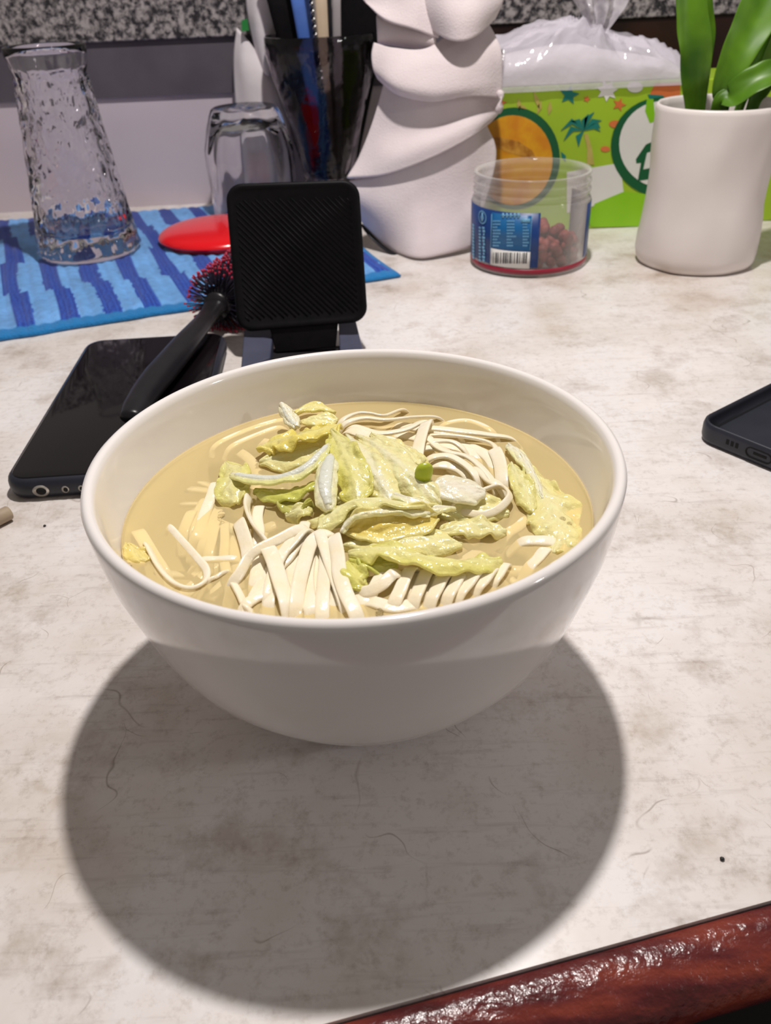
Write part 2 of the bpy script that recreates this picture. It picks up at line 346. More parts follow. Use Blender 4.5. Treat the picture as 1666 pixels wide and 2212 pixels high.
def noodle(pts, w=.34, dz=(0, .12, 0), tw=0., th=.105, group='noodles in the bowl', label=None, n=None):
    k = len(pts); P = []
    for i, (u, v) in enumerate(pts):
        t = i/(k-1); e = dz[0]*(1-t)**2+2*dz[1]*t*(1-t)+dz[2]*t*t
        P.append(Z(u, v, LV+e))
    # tuck both ends under the surface
    d0 = P[0]-P[1]; d0 /= np.linalg.norm(d0); d1 = P[-1]-P[-2]; d1 /= np.linalg.norm(d1)
    P = [P[0]+d0*.35-np.array([0, 0, .35])]+P+[P[-1]+d1*.35-np.array([0, 0, .35])]
    path = smoothpath(P, n or 6*len(P))
    twf = tw if callable(tw) else (lambda t: tw)
    def cross(j, t):
        a = twf(t)+.25*math.sin(3*t+len(pts)); c, s = math.cos(a), math.sin(a); W = w/2; T = th/2
        q = [(-W, -T*.5), (-W*.8, -T), (W*.8, -T), (W, -T*.5), (W, T*.5), (W*.8, T), (-W*.8, T), (-W, T*.5)]
        return [(x*c-y*s, x*s+y*c) for x, y in q]
    # keep inside the bowl
    out = []
    for p in path:
        r = math.hypot(p[0]-BX, p[1]-BY); z = p[2]
        rm = np.interp(z, [1.57, 1.71, 2.24, 3.09, 4.23, 5.18, 5.94, 6.51, 6.99, 7.5], [.1, 2.47, 4.08, 5.03, 5.65, 6.0, 6.22, 6.36, 6.46, 6.55])-.22
        if r > rm: p = np.array([BX+(p[0]-BX)*rm/r, BY+(p[1]-BY)*rm/r, z])
        out.append(p)
    return ob('noodle', sweep(out, cross), m_noodle, label=label, cat='noodle', group=group, sub=1)
NL = []
def nd(label, *a, **k): NL.append(noodle(*a, label=label, **k))
# front bundle
nd('flat noodle curving down in the middle of the front bundle', [(706,1150),(674,1170),(656,1220),(645,1268),(640,1312)], w=.36, dz=(.35,.35,.1), tw=.3)
nd('flat noodle at the right edge of the front bundle', [(722,1160),(730,1200),(734,1240),(748,1283),(768,1325)], w=.36, dz=(.4,.4,.12), tw=-.2)
nd('short noodle between the two longest front bundle noodles', [(704,1180),(703,1215),(699,1260),(696,1322)], w=.34, dz=(.2,.25,.05))
nd('flat noodle in the front bundle with a bent upper end', [(580,1186),(592,1212),(604,1250),(616,1287),(622,1312)], w=.40, dz=(.35,.3,.1), tw=.15)
nd('noodle sweeping down left from the cabbage toward the front rim', [(650,1142),(600,1166),(556,1188),(536,1206),(518,1238),(503,1262)], w=.27, dz=(.4,.45,.0), tw=.5)
nd('thin noodle crossing behind the front bundle', [(660,1146),(636,1172),(615,1196),(606,1215)], w=.22, dz=(.35,.35,.1))
nd('short wide noodle left of the front bundle', [(516,1128),(526,1155),(534,1182),(538,1206)], w=.38, dz=(.12,.2,.05), tw=-.3)
nd('narrow noodle standing on edge below the cabbage', [(536,1074),(534,1100),(548,1135),(572,1165),(590,1192)], w=.26, dz=(.35,.3,.2), tw=1.2)
nd('noodle leaning from the left cabbage clump into the broth', [(466,1046),(456,1075),(444,1105),(430,1150),(420,1172)], w=.32, dz=(.15,.0,-.25), tw=.2)
nd('submerged noodle beside the left leaning noodle', [(415,1106),(402,1132),(394,1160)], w=.34, dz=(-.1,-.05,-.2))
nd('noodle bent into a loop near the left rim', [(318,1178),(342,1222),(374,1257),(412,1270),(442,1256),(446,1231),(424,1203),(388,1163),(366,1140)], w=.21, dz=(0,.08,-.02), tw=.9)
nd('submerged noodle lying across behind the left loop', [(432,1212),(470,1209),(512,1209)], w=.2, dz=(-.06,-.02,-.06))
nd('thin noodle joining the left loop', [(450,1256),(468,1246),(488,1236)], w=.16, dz=(0,.05,-.02), tw=.8)
nd('noodle lying low by the front rim left of the bundle', [(530,1310),(548,1294),(570,1282),(584,1262)], w=.28, dz=(.05,.1,.05))
nd('noodle tip curling beside the front rim', [(505,1262),(518,1284),(528,1306),(540,1318)], w=.2, dz=(0,.08,.0), tw=.7)
nd('faint noodle fanning down left of the short wide noodle', [(486,1134),(486,1170),(484,1205),(490,1240)], w=.26, dz=(-.12,-.06,-.12))
nd('faint noodle in the left fan nearest the leaning noodle', [(464,1140),(456,1172),(450,1200)], w=.3, dz=(-.14,-.08,-.14))
nd('straight noodle lying deeper in the front bundle', [(670,1200),(664,1250),(668,1300),(672,1322)], w=.34, dz=(.05,.1,.0))
nd('pale noodle at the base of the front bundle', [(574,1230),(584,1270),(580,1306)], w=.32, dz=(.02,.08,.0))
# right front fan
nd('noodle with an angled bend at the left of the right front fan', [(856,1238),(842,1246),(826,1262),(800,1276),(776,1284)], w=.30, dz=(.3,.3,.02), tw=.4)
nd('second noodle of the right front fan', [(886,1230),(874,1252),(864,1276),(852,1304)], w=.34, dz=(.25,.25,.08))
nd('third noodle of the right front fan', [(922,1236),(908,1266),(894,1298)], w=.34, dz=(.2,.2,.08))
nd('fourth noodle of the right front fan', [(958,1246),(944,1272),(930,1300)], w=.34, dz=(.18,.2,.08))
nd('fifth noodle of the right front fan', [(994,1244),(980,1268),(966,1294)], w=.32, dz=(.18,.2,.08))
nd('sixth noodle of the right front fan', [(1030,1236),(1010,1262),(990,1288)], w=.34, dz=(.18,.2,.08))
nd('seventh noodle of the right front fan', [(1064,1228),(1046,1254),(1028,1276)], w=.32, dz=(.15,.2,.05))
nd('last noodle of the right front fan beside the rim', [(1090,1220),(1078,1240),(1064,1262)], w=.3, dz=(.1,.15,.0))
nd('submerged noodle by the right rim', [(1180,1186),(1162,1206),(1142,1228)], w=.34, dz=(-.04,.02,-.06))
nd('bright noodle lying across near the right rim', [(1126,1172),(1158,1168),(1196,1172)], w=.32, dz=(.0,.1,.0))
nd('faint noodle under the broth on the right', [(1094,1156),(1118,1140),(1142,1122)], w=.3, dz=(-.1,-.05,-.1))
# back tangle
nd('topmost noodle of the back bundle with a raised end', [(740,908),(770,893),(800,893),(830,898),(868,886)], w=.22, dz=(.35,.4,.15), tw=.4)
nd('second noodle of the back bundle', [(748,914),(788,903),(834,907),(894,901),(944,902)], w=.22, dz=(.35,.4,.1), tw=.2)
nd('sagging noodle in the back bundle', [(764,922),(818,936),(876,928),(916,910)], w=.28, dz=(.3,.25,.3), tw=.3)
nd('thick noodle at the front of the back bundle', [(758,930),(816,950),(850,955)], w=.4, dz=(.4,.45,.35))
nd('noodle hanging down from the back bundle', [(922,912),(912,936),(904,965),(900,992)], w=.40, dz=(.45,.55,.4), tw=-.2)
nd('long straight noodle pointing to the right rim', [(926,926),(1006,933),(1060,940),(1106,948)], w=.26, dz=(.3,.25,.02), tw=.2)
nd('thin noodle below the long straight noodle', [(924,942),(990,942),(1058,956),(1076,980)], w=.2, dz=(.25,.25,.05), tw=.5)
nd('long noodle running diagonally to the loop on the right', [(922,944),(955,972),(1008,986),(1042,1012),(1066,1044)], w=.28, dz=(.35,.35,.2), tw=.3)
nd('short noodle in the middle of the back tangle', [(928,958),(974,954),(1002,972)], w=.2, dz=(.35,.4,.2), tw=.4)
nd('curved noodle beside the green scallion', [(930,990),(968,985),(1004,1003),(1028,1028)], w=.28, dz=(.35,.4,.25), tw=.3)
nd('broad short noodle hanging on the right of the tangle', [(1068,972),(1080,1000),(1084,1040)], w=.40, dz=(.15,.2,.05), tw=-.2)
nd('broad pale noodle under the scallion', [(940,1004),(985,1010),(1012,1030)], w=.34, dz=(.2,.2,.1))
nd('noodle curled into a small loop right of the white stalk', [(986,1084),(1030,1064),(1078,1050),(1102,1070),(1076,1100),(1040,1112),(998,1108)], w=.22, dz=(.3,.35,.15), tw=.7)
nd('noodle bridging from tangle to small loop', [(1030,1010),(1056,1036),(1080,1052)], w=.26, dz=(.25,.3,.2))
nd('noodle arc behind the green scallion', [(850,960),(888,972),(940,968),(990,990)], w=.24, dz=(.3,.35,.2))
nd('submerged noodle along the back left rim', [(470,960),(540,928),(612,908)], w=.2, dz=(-.08,-.04,-.08))
nd('second submerged noodle along the back left rim', [(500,966),(556,940),(606,924)], w=.2, dz=(-.08,-.02,-.08))
nd('submerged noodle along the back right rim', [(960,918),(1010,910),(1060,930)], w=.2, dz=(-.08,-.03,-.08))
# lower layer that fills the gaps of the front bundles
for lb, pts in (('noodle tucked between the first two front bundle noodles', [(690,1166),(682,1210),(680,1260),(678,1318)]), ('noodle under the left part of the front bundle', [(630,1180),(632,1220),(634,1262),(632,1310)]),
    ('noodle fanning left under the front bundle', [(606,1194),(586,1226),(566,1262),(548,1300)]), ('noodle low in the gap left of the bent noodle', [(566,1196),(556,1232),(552,1268)]),
    ('noodle low between short wide noodle and sweep', [(512,1160),(510,1200),(516,1230)]), ('noodle under the right edge of the front bundle', [(716,1200),(716,1250),(724,1310)]),
    ('noodle low right of the front bundle', [(750,1220),(768,1262),(790,1306)]), ('noodle lying along the front rim under the right fan', [(800,1300),(850,1312),(906,1306)]),
    ('noodle under the second and third fan noodles', [(902,1240),(890,1262),(876,1296)]), ('noodle under the fourth fan noodle', [(940,1246),(926,1270),(912,1298)]),
    ('noodle under the fifth fan noodle', [(978,1246),(962,1270),(950,1296)]), ('noodle under the sixth fan noodle', [(1012,1240),(996,1262),(980,1288)]),
    ('noodle under the seventh fan noodle', [(1048,1232),(1030,1256),(1012,1278)]), ('noodle near the loop by the left rim', [(300,1150),(330,1200),(352,1236)]),
    ('noodle fanning left under the leaning noodle', [(446,1080),(428,1110),(404,1150)]), ('second noodle fanning under the leaning noodle', [(470,1096),(462,1130),(440,1180)]),
    ('noodle low inside the back tangle', [(940,962),(990,968),(1040,990)]), ('noodle low across the back tangle', [(860,940),(920,950),(990,960),(1050,978)]), ('noodle at the right end of the back tangle', [(1010,964),(1050,984),(1070,1012)]),
    ('noodle low behind the scallion', [(860,920),(920,928),(980,936)])):
    lo = -.16 if pts[0][0] < 500 or pts[0][0] == 512 else 0
    nd(lb, pts, w=.36, dz=(lo, .08+lo, -.04+lo), tw=.1)
for lb, pts, dz in (('noodle lying over the left shoulder of the front bundle', [(640,1160),(610,1196),(590,1240),(580,1290)], (.3,.3,.05)), ('noodle lying over the right shoulder of the front bundle', [(690,1150),(700,1178),(716,1226),(742,1300)], (.4,.35,.1)),
    ('noodle trailing left from under the cabbage clump', [(560,1096),(556,1120),(560,1150),(556,1180)], (.1,.15,.0)), ('noodle slanting under the folded cabbage leaf', [(660,1130),(650,1160),(626,1200),(600,1230)], (.25,.25,.05)), ('short noodle at the front rim below the strip', [(830,1236),(812,1262),(800,1296)], (.15,.15,.0))):
    nd(lb, pts, w=.3, dz=dz, tw=.25)
# bed of noodles under the cloudy broth
rg = random.Random(11)
for k in range(46):
    a = rg.uniform(0, 2*math.pi); r = 4.65*math.sqrt(rg.random()); x, y = BX+r*math.cos(a), BY+r*math.sin(a)
    d = rg.uniform(0, math.pi); l = rg.uniform(1.2, 2.6); cv = rg.uniform(-.8, .8); z0 = LV-rg.uniform(.22, .75)
    P = [np.array([x+math.cos(d)*l*s-math.sin(d)*cv*s*s, y+math.sin(d)*l*s+math.cos(d)*cv*s*s, z0-.1*s*s]) for s in np.linspace(-1, 1, 9)]
    P = [np.array([BX+(p[0]-BX)*min(1, 5.45/max(.01, math.hypot(p[0]-BX, p[1]-BY))), BY+(p[1]-BY)*min(1, 5.45/max(.01, math.hypot(p[0]-BX, p[1]-BY))), p[2]]) for p in P]
    a0 = rg.uniform(-.6, .6)
    ob('noodle', sweep(smoothpath(P, 14), lambda j, t: [(x_*math.cos(a0)-y_*math.sin(a0), x_*math.sin(a0)+y_*math.cos(a0)) for x_, y_ in ((-.17, 0), (-.13, -.06), (.13, -.06), (.17, 0), (.13, .06), (-.13, .06))]), m_noodle,
       label='pale noodle lying submerged in the cloudy broth', cat='noodle', group='noodles submerged in the broth')

RIB = np.array([.84, .86, .66]); YEL = np.array([.84, .80, .24]); GRN = np.array([.56, .64, .07]); PAL = np.array([.87, .88, .58]); WHT = np.array([.88, .90, .80])
def cabbage(label, pts, seed, ruf=.10, tilt=0., curl=.2, rib=RIB, edge=YEL, th=.09, nu=34, nv=14, freq=5., stalk=False, asym=0):
    P = [Z(u, v, LV+dz) for (u, v, dz, w) in pts]; W = [w for *_, w in pts]
    path = smoothpath(P, nu); wid = [float(x[0]) for x in smoothpath([np.array([w]) for w in W], nu)]
    V = []; C = []; LEN = sum(np.linalg.norm(path[k+1]-path[k]) for k in range(nu))
    for i, p in enumerate(path):
        a = path[max(i-1, 0)]; b = path[min(i+1, nu)]; T = (b-a)/(np.linalg.norm(b-a)+1e-9)
        s = np.cross(T, [0, 0, 1.]); s /= np.linalg.norm(s)+1e-9; up = np.cross(s, T)
        c, sn = math.cos(tilt), math.sin(tilt); s2 = s*c+up*sn; u2 = up*c-s*sn
        t = i/nu; endf = min(1, 5*t+.25, 5*(1-t)+.25)
        for j in range(nv+1):
            q = (j/nv-.5)*2; q2 = q+asym
            al = t*LEN; sd = 1 if q > 0 else 7
            rf = ruf*(abs(q)**1.2)*(2.3*nz(al*1.15*freq/5+seed*3.1, sd+q*1.1, seed*.7)+1.1*nz(al*2.7*freq/5+seed, sd+q*2.2, 4.))+.06*nz(al*3.2, q*4+seed, 3.)
            rf += .05*max(0, 1-abs(((al*1.7-abs(q)*1.6) % 1.0)-.5)*5)*min(1, 2*abs(q))+.05*max(0, 1-abs(q)*6)
            pos = p+s2*(q*wid[i]/2*endf*(1+.35*nz(t*LEN*1.3, seed*1.7, 1 if q > 0 else 9)))+u2*(rf-curl*wid[i]*.35*q*q)
            V.append(pos)
            k = min(1, abs(q2)*1.15+.35*nz(t*4+seed, q*3, 7.)); k = max(0, k)
            vein = .10*max(0, 1-abs(((al*1.7-abs(q)*1.6) % 1.0)-.5)*5)
            cc = rib*(1-k)+edge*k; C.append(np.clip((cc*.84+.20*np.array([.98, .93, .60])+vein)*np.array([1.05, .98, .80 if cc[2] < .6 else .92]), 0, .97))
    F = [(i*(nv+1)+j, i*(nv+1)+j+1, (i+1)*(nv+1)+j+1, (i+1)*(nv+1)+j) for i in range(nu) for j in range(nv)]
    root = thing('cabbage_piece', (*P[len(P)//2][:2], LV), label, 'cabbage', 'boiled cabbage in the bowl')
    ob('leaf_blade', (V, F), m_cabbage, root, cols=C, solid=th, sub=1)
    if stalk:
        pth = [p+np.array([0, 0, .05]) for p in path[2:-2]]; n = len(pth)
        vf = sweep(pth, lambda j, t: [(stalk*(.45+.55*math.sin(math.pi*min(1, .15+.8*t)))*math.cos(2*math.pi*k/10), .55*stalk*math.sin(2*math.pi*k/10)) for k in range(10)])
        ob('stalk', vf, m_cabbage, root, cols=[WHT*.97 for _ in vf[0]], sub=1)
    return root
cabbage('pale green boat-shaped cabbage stalk curving over the left of the heap', [(498,1026,.3,.5),(540,1034,.45,.62),(600,1036,.55,.66),(655,1016,.7,.6),(690,985,.85,.5),(712,960,.85,.45)], 1, ruf=.04, tilt=.35, curl=.35, rib=WHT*.97, edge=np.array([.74,.80,.36]), stalk=.15)
cabbage('bright green cabbage leaf under the curved stalk', [(548,1062,.2,.5),(600,1066,.25,.8),(650,1058,.35,.9),(694,1040,.45,.7)], 2, ruf=.12, tilt=.2, rib=np.array([.62,.68,.10]), edge=GRN, freq=7)
cabbage('yellow ruffled cabbage leaf at the back of the heap', [(556,975,.25,.6),(590,958,.4,1.0),(640,945,.6,1.2),(690,932,.7,1.1),(738,918,.6,.8)], 3, ruf=.20, tilt=.25, rib=np.array([.80,.78,.30]), edge=np.array([.78,.70,.10]), freq=9, nu=34)
cabbage('rounded white cabbage stub sticking up at the back', [(640,925,.45,.34),(625,902,.6,.36),(608,874,.8,.3)], 4, ruf=.02, tilt=.3, curl=.6, rib=WHT, edge=np.array([.82,.83,.62]), th=.2, stalk=.14)
cabbage('small pale leaf beside the white stub', [(640,896,.25,.5),(672,882,.35,.65),(704,886,.35,.5),(722,894,.3,.3)], 5, ruf=.1, tilt=.3, rib=PAL, edge=np.array([.76,.74,.26]))
cabbage('white vertical cabbage stalk in the middle of the heap', [(716,985,.85,.4),(706,1020,.85,.55),(703,1060,.75,.6),(712,1104,.5,.5)], 6, ruf=.03, curl=.7, rib=WHT, edge=PAL, th=.16, stalk=.2)
cabbage('cabbage leaf falling right of the white stalk with yellow inside', [(716,930,.75,.5),(734,962,.85,.8),(752,1000,.85,1.0),(768,1050,.7,1.0),(776,1090,.5,.7)], 7, ruf=.14, tilt=-.3, rib=np.array([.80,.82,.44]), edge=np.array([.68,.70,.12]), asym=.2)
cabbage('pale translucent cabbage strip right of the yellow-centred leaf', [(748,940,.7,.4),(776,975,.8,.75),(804,1015,.8,.85),(830,1055,.7,.8),(850,1095,.5,.5)], 8, ruf=.10, tilt=-.35, curl=.5, rib=np.array([.90,.90,.70]), edge=np.array([.86,.84,.46]), freq=6)
cabbage('long translucent cabbage strip sloping across the centre', [(770,940,.65,.4),(815,966,.8,.8),(860,1004,.85,.95),(905,1044,.75,.9),(950,1088,.5,.6)], 23, ruf=.10, tilt=-.2, curl=.5, rib=np.array([.88,.88,.62]), edge=np.array([.86,.85,.52]), nu=40, freq=6)
cabbage('crumpled pale cabbage strip behind the scallion', [(800,940,.5,.4),(846,956,.6,.7),(886,984,.65,.7),(906,1010,.6,.4)], 24, ruf=.14, tilt=.1, curl=.3, rib=PAL, edge=np.array([.84,.82,.44]), freq=7)
cabbage('thin clear cabbage strip ending at the white stalk piece', [(836,1062,.6,.3),(880,1078,.65,.5),(930,1094,.55,.55),(984,1100,.35,.3)], 25, ruf=.08, tilt=.2, curl=.4, rib=WHT*.98, edge=PAL, freq=6)
cabbage('pale cabbage leaf draped from the white stalk to the centre', [(690,1148,.35,.4),(716,1116,.5,.8),(762,1086,.6,1.0),(820,1082,.65,.9),(880,1092,.6,.9),(950,1096,.4,.6)], 9, ruf=.12, tilt=.3, rib=PAL, edge=np.array([.78,.80,.38]), nu=34)
cabbage('folded cabbage leaf with a golden yellow hollow', [(744,1150,.3,.6),(790,1142,.35,.95),(840,1136,.4,1.0),(900,1126,.4,.9),(944,1120,.3,.6)], 10, ruf=.08, tilt=-.55, curl=-.5, rib=np.array([.76,.60,.05]), edge=np.array([.80,.76,.30]), nu=30)
cabbage('pale rim strip of cabbage above the golden hollow', [(738,1152,.4,.25),(764,1120,.6,.4),(820,1106,.65,.42),(876,1108,.6,.35),(930,1112,.5,.25)], 20, ruf=.05, tilt=.5, rib=WHT*.97, edge=PAL, th=.12)
cabbage('long yellow-green cabbage strip across the front of the heap', [(752,1196,.35,.5),(810,1188,.45,.75),(880,1200,.5,.95),(960,1212,.45,.9),(1040,1216,.3,.7),(1084,1214,.15,.4)], 11, ruf=.14, tilt=.25, rib=np.array([.82,.84,.46]), edge=np.array([.72,.74,.18]), nu=40, freq=8)
cabbage('green fringe of cabbage under the front strip', [(776,1216,.2,.5),(820,1222,.25,.6),(860,1222,.25,.4)], 12, ruf=.16, rib=np.array([.68,.72,.14]), edge=GRN, freq=8)
cabbage('white translucent cabbage stalk piece right of the scallion', [(930,1060,.5,.7),(965,1054,.6,1.05),(1005,1058,.55,1.1),(1048,1068,.4,.7)], 13, ruf=.05, tilt=-.1, rib=np.array([.86,.87,.84]), edge=np.array([.84,.86,.72]), th=.14)
cabbage('large wet cabbage leaf floating by the right rim', [(1128,1000,.04,.5),(1156,1040,.06,1.1),(1184,1084,.06,1.4),(1202,1126,.05,1.5),(1208,1166,.0,1.1),(1196,1198,-.04,.5)], 14, ruf=.15, tilt=.05, rib=np.array([.86,.86,.58]), edge=np.array([.82,.80,.36]), nu=48, nv=18, freq=9)
cabbage('white glassy cabbage rib at the top of the floating leaf', [(1096,962,.15,.25),(1112,974,.2,.36),(1136,1000,.18,.36),(1156,1036,.12,.28),(1172,1080,.08,.2)], 26, ruf=.04, tilt=.2, curl=.6, rib=np.array([.92,.93,.86]), edge=PAL, th=.14)
cabbage('thin cabbage strip along the left of the floating leaf', [(1104,1000,.18,.4),(1118,1030,.2,.6),(1136,1064,.2,.6),(1150,1110,.1,.4)], 15, ruf=.12, rib=PAL, edge=np.array([.76,.78,.30]), freq=8)
cabbage('small ruffled cabbage clump above the front rim', [(752,1216,.2,.4),(764,1234,.25,.65),(776,1254,.2,.6),(790,1268,.05,.3)], 16, ruf=.18, rib=np.array([.78,.79,.26]), edge=np.array([.62,.68,.10]), freq=9)
cabbage('pale cabbage clump at the left end of the heap', [(488,1000,.1,.5),(506,1020,.25,.9),(500,1056,.25,1.0),(512,1090,.1,.7)], 17, ruf=.16, tilt=-.2, rib=np.array([.80,.82,.48]), edge=np.array([.70,.72,.20]), freq=7)
cabbage('sunken yellowish cabbage scrap by the left rim', [(276,1178,-.02,.4),(296,1196,.02,.7),(318,1216,-.04,.4)], 18, ruf=.14, rib=np.array([.80,.74,.30]), edge=np.array([.76,.64,.16]), freq=8)
cabbage('wet cabbage shred right of the golden hollow', [(950,1150,.15,.5),(1000,1136,.2,.8),(1050,1140,.15,.8),(1094,1150,.05,.5)], 19, ruf=.14, rib=PAL*.97, edge=np.array([.80,.80,.42]), freq=8)
cabbage('olive green cabbage fold below the white stalk', [(600,1092,.1,.5),(640,1094,.15,.8),(676,1086,.25,.7)], 21, ruf=.14, tilt=.4, rib=np.array([.56,.58,.14]), edge=np.array([.44,.48,.06]), freq=7)
cabbage('crinkled pale cabbage bit beside the bubbles', [(618,1116,.1,.3),(646,1104,.25,.55),(672,1112,.2,.5)], 22, ruf=.14, rib=PAL, edge=np.array([.72,.74,.3]), freq=8)
for i_, (lb, pts) in enumerate((('thin see-through leaf under the yellow ruffled leaf', [(560,1000,.1,.6),(620,985,.25,1.3),(690,975,.35,1.4),(740,980,.3,.8)]), ('see-through leaf under the centre of the heap', [(720,1080,.15,.7),(790,1050,.3,1.6),(860,1060,.35,1.6),(930,1090,.2,.9)]),
    ('pale leaf lying behind the front strip', [(740,1180,.1,.5),(820,1164,.2,1.0),(910,1166,.22,1.1),(1000,1176,.12,.7)]), ('pale leaf beneath the white stalk piece', [(920,1096,.1,.5),(980,1094,.2,1.1),(1050,1100,.15,1.0),(1100,1110,.05,.5)]),
    ('limp leaf between white stalk and folded leaf', [(664,1130,.15,.4),(700,1120,.3,.8),(740,1112,.35,.8),(776,1110,.3,.4)]), ('yellowish leaf behind the white stub', [(650,912,.2,.5),(690,906,.35,.8),(730,908,.3,.6)]),
    ('see-through leaf right of the centre', [(820,950,.25,.5),(856,980,.4,1.1),(890,1015,.4,1.1),(930,1040,.3,.5)]))):
    cabbage(lb, pts, 40+i_, ruf=.10, tilt=(-.2, .2, 0)[i_ % 3], rib=PAL, edge=np.array([.84, .82, .40]), freq=6)
# scallion
c = Z(916, 1020, LV+1.0)
V, F = lathe([(0, -.30), (.18, -.28), (.27, -.12), (.26, .1), (.17, .24), (0, .26)], 16, 0, 0, disp=lambda i, t, r, z: .06*math.sin(3*t+z*8)*r*2)
ob('scallion_piece', ([np.array([x*.95, y*.6, z*1.05+.12*x])+c for x, y, z in V], F), m_scallion, label='small bright green scallion piece on top of the soup', cat='scallion', sub=1)
# bubbles on the broth
m_bub = M('soup_bubble', (.95, .9, .75), rough=.02, trans=.9, ior=1.2)
for (u, v, r, l) in [(478, 1111, .10, 'clear bubble left of the cabbage clump'), (663, 1112, .16, 'large bubble under the white stalk'), (655, 1094, .09, 'small bubble above the large bubble'), (782, 1252, .13, 'bubble by the small front cabbage clump'), (768, 1244, .07, 'tiny bubble beside the front clump'), (1215, 1124, .10, 'bubble on the floating cabbage leaf'), (1230, 1132, .07, 'small bubble on the floating cabbage leaf near the rim'), (1076, 1150, .08, 'bubble right of the cabbage shred'), (278, 1222, .08, 'bubble touching the left inner rim'), (820, 1322, .09, 'bubble touching the front inner rim')]:
    c = Z(u, v, LV+.05)
    ob('bubble', lathe([(r, -.02), (r*.97, r*.3), (r*.75, r*.65), (r*.4, r*.9), (0, r)], 14, c[0], c[1]), m_bub, label=l, cat='bubble', group='bubbles on the broth')
for o in [o for o in bpy.data.objects if o.name.startswith('bubble')]: o.location.z = (LV+.03)*CM

# ------------------------------------------------------------------ left side: towel, glasses, lid
TFL, TFR, TBR, TBL = Z(-60, 748), Z(866, 600), np.array([-6.5, 80.0, 0]), np.array([-36., 77.0, 0])
NU, NV = 250, 130; V = []; C = []
LB = np.array([.16, .42, .86]); DB = np.array([.006, .035, .30]); MB = np.array([.03, .15, .62])
for j in range(NV+1):
    for i in range(NU+1):
        s, t = i/NU, j/NV
        p = (TFL*(1-s)+TFR*s)*(1-t)+(TBL*(1-s)+TBR*s)*t
        e = min(s, 1-s)*30; e2 = min(t, 1-t)*25; ed = min(1, e, e2)**.5 if min(e, e2) > 0 else 0
        wob = .35*nz(s*9, t*5, 1.3)
        p = p+np.array([.25*nz(s*14, t*3, 4), .35*nz(s*11, t*2, 8)*(1 if t < .2 else .4), 0])
        p[2] = .10+.30*ed+.12*ed*nz(s*16, t*9, 2.)+.05*ed*math.sin(s*210)
        V.append(p)
        row = int(t*4.0+.10*nz(s*30, t*3, 0)); x = s*10.6+.16*(row % 2)+.10*wob+.025*nz(s*120, t*40, 5)
        fr = x % 1.0
        strand = .5+.5*math.sin(x*2*math.pi*9+nz(s*50, t*50, 1)*2)
        if fr < .44: c = DB*(.7+.3*strand)+MB*.45*(1-strand)*(1.2-t)
        else: c = LB*(.92+.22*nz(s*60, t*60, 9)+.30*nz(s*12, t*9, 6))
        if t < .03 or s > .985: c = np.array([.02, .20, .50])
        C.append(np.clip(c, .003, 1))
F = [(j*(NU+1)+i, j*(NU+1)+i+1, (j+1)*(NU+1)+i+1, (j+1)*(NU+1)+i) for j in range(NV) for i in range(NU)]
ob('towel', (V, F), m_towel, cols=C, solid=.18, label='blue striped terry towel spread on the table under the glasses', cat='towel')
TZ = .48
# tall crackled glass
def crackle(i, t, r, z):
    if 3 <= i <= 44:
        x, y = math.cos(t)*r, math.sin(t)*r
        d = mnoise.voronoi(Vector((x*1.35, y*1.35, z*.95)))[0]
        return -.26*min(1, max(0, (d[1]-d[0])*1.6))+.12
    return 0
GX, GY = -21.7, 65.0
outer = [(0, TZ), (3.2, TZ), (3.6, TZ+.15), (3.75, TZ+.5)]+[(3.75-1.35*(k/41)**.85, TZ+.5+k*(11.5/41)) for k in range(1, 42)]+[(2.38, 12.6), (2.6, 13.2), (2.72, 13.9), (2.72, 14.35), (2.64, 14.42)]
inner = [(2.5, 14.35), (2.48, 13.8), (2.25, 12.9), (2.08, 12.2), (2.3, 9.5), (2.75, 6), (3.1, 3.5), (3.2, 2.6), (2.9, 2.2), (0, 2.1)]
g1 = thing('tall_glass', (GX, GY, TZ), 'tall clear tapered glass with a crackled surface and flared lip on the towel', 'glass')
ob('glass_body', lathe(outer+inner, 120, GX, GY, disp=crackle), m_glass, g1)
# upturned tumbler
G2X, G2Y = -10.1, 75.4
fl = lambda i, t, r, z: (-.14*abs(math.sin(5*t))**2 if 4 <= i <= 9 else 0)
outer = [(3.55, TZ), (3.62, TZ+.2), (3.62, TZ+1.2), (3.65, TZ+1.6), (3.7, TZ+2.4), (3.75, TZ+4.0), (3.7, TZ+5.2), (3.3, TZ+6.8), (2.95, TZ+7.8), (2.75, TZ+8.2), (2.5, TZ+8.35), (2.0, TZ+8.2), (0, TZ+8.1)]
inner = [(0, TZ+7.2), (2.1, TZ+7.0), (2.6, TZ+6.2), (3.15, TZ+4.6), (3.35, TZ+3), (3.35, TZ+1), (3.4, TZ)]
g2 = thing('tumbler', (G2X, G2Y, TZ), 'clear fluted tumbler standing upside down on the towel', 'glass')
ob('glass_body', lathe(outer+inner, 120, G2X, G2Y, disp=fl), m_glass, g2)
# red lid
LX, LY = -12.1, 67.2
lid = thing('red_lid', (LX, LY, TZ), 'shiny red round plastic lid lying on the blue towel', 'lid')
ob('lid_dome', lathe([(0, 1.25), (1.5, 1.22), (3.0, 1.1), (4.0, .92), (4.5, .72), (4.72, .5), (4.74, .38), (4.6, .25), (0, .22)], 96, LX, LY), m_red, lid)
ob('lid_rim', lathe([(4.35, .28), (4.4, .05), (4.2, .0), (4.0, .05), (3.95, .28)], 72, LX, LY, closed=True), m_red, lid)
for o in lid.children: o.location.z += TZ*CM

